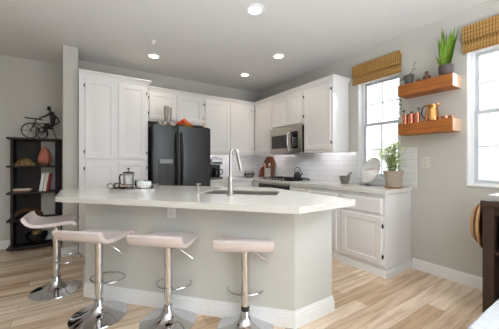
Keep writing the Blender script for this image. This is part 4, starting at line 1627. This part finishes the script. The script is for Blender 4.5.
pi_ = thing('copper_pitcher', 'shiny hammered copper pitcher with a curved handle on the lower shelf', 'pitcher', (XS - 0.02, 1.198, ZL), R(-90))
part('body', lambda bm: lathe(bm, [(0.054, 0), (0.062, 0.006), (0.063, 0.03), (0.055, 0.09), (0.05, 0.13), (0.053, 0.165), (0.056, 0.17), (0.051, 0.17), (0.046, 0.13), (0.05, 0.08), (0, 0.012)], 30), m_brass, pi_)
part('spout', lambda bm: loft(bm, [[(0.035, -0.025, 0.168), (0.035, 0.025, 0.168), (0.03, 0.02, 0.13), (0.03, -0.02, 0.13)],
                                   [(0.072, -0.008, 0.178), (0.072, 0.008, 0.178), (0.066, 0.006, 0.166), (0.066, -0.006, 0.166)]]), m_brass, pi_)
part('handle', lambda bm: tube(bm, [(-0.045, 0, 0.165), (-0.066, 0, 0.172), (-0.09, 0, 0.15), (-0.098, 0, 0.10), (-0.09, 0, 0.06), (-0.055, 0, 0.035)], 0.006, 8), m_bronze, pi_)
for k, (y, r, lab) in enumerate(((1.083, 0.036, 'shallow copper dish on the lower shelf next to the pitcher'), (1.024, 0.022, 'tiny copper dish at the right end of the lower shelf'))):
    c = thing('copper_dish', lab, 'dish', (XS - 0.03, y, ZL))
    part('dish', lambda bm: lathe(bm, [(r * 0.6, 0), (r * 0.9, 0.008), (r, 0.034 - 0.006 * k), (r * 0.93, 0.034 - 0.006 * k), (r * 0.8, 0.01), (0, 0.006)], 24), m_copper, c)
    part('handle', lambda bm: tube(bm, [(-r * 0.2, r * 0.95, 0.028 - 0.006 * k), (-0.02, r * 0.95 + 0.02 * (1 - k), 0.03 - 0.006 * k)], 0.003, 6), m_copper, c)


# ------------------------------------------------------------------ blinds
def blind(label, y0, y1, z0, z1):
    b = thing('woven_blind', label, 'blind', (XR, (y0 + y1) / 2, z0))
    h = z1 - z0
    w = (y1 - y0) / 2

    def slats(bm, za, zb, x0, t):
        n = int((zb - za) / 0.0085)
        for i in range(n):
            z = za + (zb - za) * i / n
            box(bm, x0 - t - 0.002 * (i % 2), x0, -w, w, z, z + (zb - za) / n * 0.86)
        box(bm, x0 - t * 0.6, x0 - 0.001, -w + 0.002, w - 0.002, za, zb)
    part('headrail', lambda bm: box(bm, -0.035, 0, -w + 0.004, w - 0.004, h - 0.035, h), m_wood3, b)
    part('fabric', lambda bm: slats(bm, 0.02, h - 0.03, -0.012, 0.008), m_bamboo, b, smooth=False)
    part('valance', lambda bm: slats(bm, h * 0.42, h, -0.038, 0.008), m_bamboo, b, smooth=False)
    part('fold', lambda bm: slats(bm, 0.0, h * 0.3, -0.024, 0.01), m_bamboo, b, smooth=False)


blind('woven bamboo roman blind over the counter window behind the shelves', 1.555, 2.195, 2.258, 2.515)
blind('woven bamboo roman blind at the right edge above the far window', 0.08, 0.97, 2.258, 2.515)


# ------------------------------------------------------------------ ceiling fixtures
def downlight(label, x, y):
    d = thing('recessed_light', label, 'ceiling light', (x, y, ZC), 0, 'recessed ceiling lights')
    part('trim_ring', lambda bm: lathe(bm, [(0.062, -0.0005), (0.095, -0.0005), (0.092, -0.008), (0.066, -0.010), (0.062, -0.004)], 32, cap=False), m_trim, d)
    part('lens', lambda bm: lathe(bm, [(0.0, -0.001), (0.063, -0.001), (0.063, -0.004), (0.0, -0.007)], 28), m_lens, d)
    l = bpy.data.lights.new('downlight_beam', 'SPOT')
    l.energy = 13
    l.spot_size = R(130)
    l.spot_blend = 0.6
    l.shadow_soft_size = 0.06
    l.color = (1.0, 0.87, 0.68)
    o = bpy.data.objects.new('downlight_beam', l)
    COL.objects.link(o)
    o.parent = d
    o.location = (0, 0, -0.012)


downlight('recessed ceiling light nearest the camera at the top centre', 1.411, 2.081)
downlight('recessed ceiling light above the black fridge', 0.824, 3.75)
downlight('recessed ceiling light farthest away near the cabinet corner', 2.30, 3.70)
downlight('recessed ceiling light in front of the microwave cabinets', 2.30, 2.80)
downlight('added unseen ceiling light over the stools, brightens floor and counters', 0.45, 0.95)  # added lamp out of view, lifts floor and counter brightness
downlight('added unseen ceiling light over the open floor, brightens floor and counters', 2.05, 0.9)  # likewise added out of view, brightens the right floor
spk = thing('fire_sprinkler', 'small white ceiling sprinkler above the pantry cabinet', 'sprinkler', (0.716, 3.3, ZC))
part('escutcheon', lambda bm: lathe(bm, [(0.032, -0.0005), (0.03, -0.006), (0.012, -0.01), (0.0, -0.01)], 20), m_trim, spk)
part('head', lambda bm: (lathe(bm, [(0.008, -0.01), (0.008, -0.03), (0.0, -0.031)], 12), lathe(bm, [(0.018, -0.036), (0.018, -0.039), (0.0, -0.039)], 14),
                         tube(bm, [(0.008, 0, -0.028), (0.012, 0, -0.034), (0.0, 0, -0.037)], 0.002, 5), tube(bm, [(-0.008, 0, -0.028), (-0.012, 0, -0.034), (0.0, 0, -0.037)], 0.002, 5)), m_trim, spk)

# ------------------------------------------------------------------ sideboard, hat, tray, bench
sb = thing('sideboard', 'dark espresso wooden sideboard at the right edge under the window', 'sideboard', (2.575, 0.0, 0))


def sbody(bm):
    box(bm, 0.0, 0.065, 0.615, 0.68, 0.0, 0.86)
    box(bm, 0.475, 0.54, 0.615, 0.68, 0.0, 0.86)
    box(bm, 0.065, 0.475, 0.645, 0.672, 0.08, 0.86)
    box(bm, 0.52, 0.54, -0.5, 0.615, 0.08, 0.86)
    box(bm, 0.0, 0.065, -0.52, -0.455, 0.0, 0.86)
    box(bm, 0.475, 0.54, -0.52, -0.455, 0.0, 0.86)
    box(bm, 0.065, 0.475, -0.51, -0.483, 0.08, 0.86)


part('carcass', sbody, m_dkwood, sb)
part('top', lambda bm: box(bm, -0.012, 0.552, -0.535, 0.692, 0.86, 0.905), m_dkwood, sb, bevel=0.004)
for z in (0.12, 0.50):
    part('shelf', lambda bm: box(bm, 0.025, 0.52, -0.455, 0.614, z, z + 0.025), m_dkwood, sb)
part('apron', lambda bm: box(bm, 0.01, 0.04, -0.455, 0.615, 0.80, 0.86), m_dkwood, sb)
for k in range(3):
    j = thing('black_canister', ['black canister on the sideboard shelf nearest the straw hat', 'middle black canister on the sideboard shelf', 'black canister on the sideboard shelf farthest from the hat'][k],
              'canister', (2.69, 0.53 - 0.14 * k, 0.5252), 0, 'canisters in the sideboard')
    part('body', lambda bm: lathe(bm, [(0.055, 0), (0.058, 0.005), (0.058, 0.15), (0.05, 0.165), (0.0, 0.165)], 24), m_black, j)
    part('lid', lambda bm: lathe(bm, [(0.05, 0.165), (0.052, 0.185), (0.012, 0.19), (0.012, 0.205), (0, 0.207)], 22), m_pewter, j)

ht = thing('straw_hat', 'woven straw hat hanging on the end of the sideboard', 'hat', (2.73, 0.693, 0.70))


def hat(bm):
    mt = Matrix.Rotation(R(-90), 4, 'X')
    lathe(bm, [(0.2, 0.004), (0.201, 0.012), (0.18, 0.02), (0.155, 0.05), (0.14, 0.066), (0.08, 0.078), (0.0, 0.08), (0.0, 0.072), (0.08, 0.07), (0.135, 0.058), (0.15, 0.04), (0.17, 0.004)], 40, mt, cap=False)


part('straw', hat, m_straw, ht)
part('band', lambda bm: lathe(bm, [(0.1755, 0.0275), (0.1645, 0.041)], 40, Matrix.Rotation(R(-90), 4, 'X'), cap=False), m_twig, ht)
tw = thing('white_platter', 'white rectangular platter on top of the sideboard', 'platter', (2.76, 0.455, 0.9052))


def platter(bm):
    def ring(a, b, z):
        return [(-a, -b, z), (a, -b, z), (a, b, z), (-a, b, z)]
    loft(bm, [ring(0.14, 0.17, 0.0), ring(0.165, 0.2, 0.042), ring(0.158, 0.193, 0.042), ring(0.135, 0.165, 0.006)])


part('dish', platter, m_white, tw)

bn = thing('upholstered_bench', 'white knit covered bench corner at the bottom right of the photo', 'bench', (1.93, 0.088, 0.012))


def cushion(bm):
    r_ = bmesh.ops.create_cube(bm, size=1.0)
    bmesh.ops.subdivide_edges(bm, edges=bm.edges[:], cuts=10, use_grid_fill=True)
    rn = random.Random(2)
    for v in bm.verts:
        v.co = Vector((v.co.x * 0.96, v.co.y * 0.70, v.co.z * 0.2))
        if v.co.z > 0.09:
            v.co.z += 0.012 * (1 - (abs(v.co.x) / 0.48) ** 4) * (1 - (abs(v.co.y) / 0.35) ** 4) + rn.uniform(-.002, .002)
        v.co.z += 0.34


part('cushion', cushion, m_throw, bn, bevel=0.012)
part('frame', lambda bm: box(bm, -0.46, 0.46, -0.33, 0.33, 0.16, 0.239), m_dkwood, bn)
for x in (-0.42, 0.42):
    for y in (-0.29, 0.29):
        part('leg', lambda bm: lathe(bm, [(0.018, -0.012), (0.028, 0.16)], 14, Matrix.Translation((x, y, 0))), m_dkwood, bn)
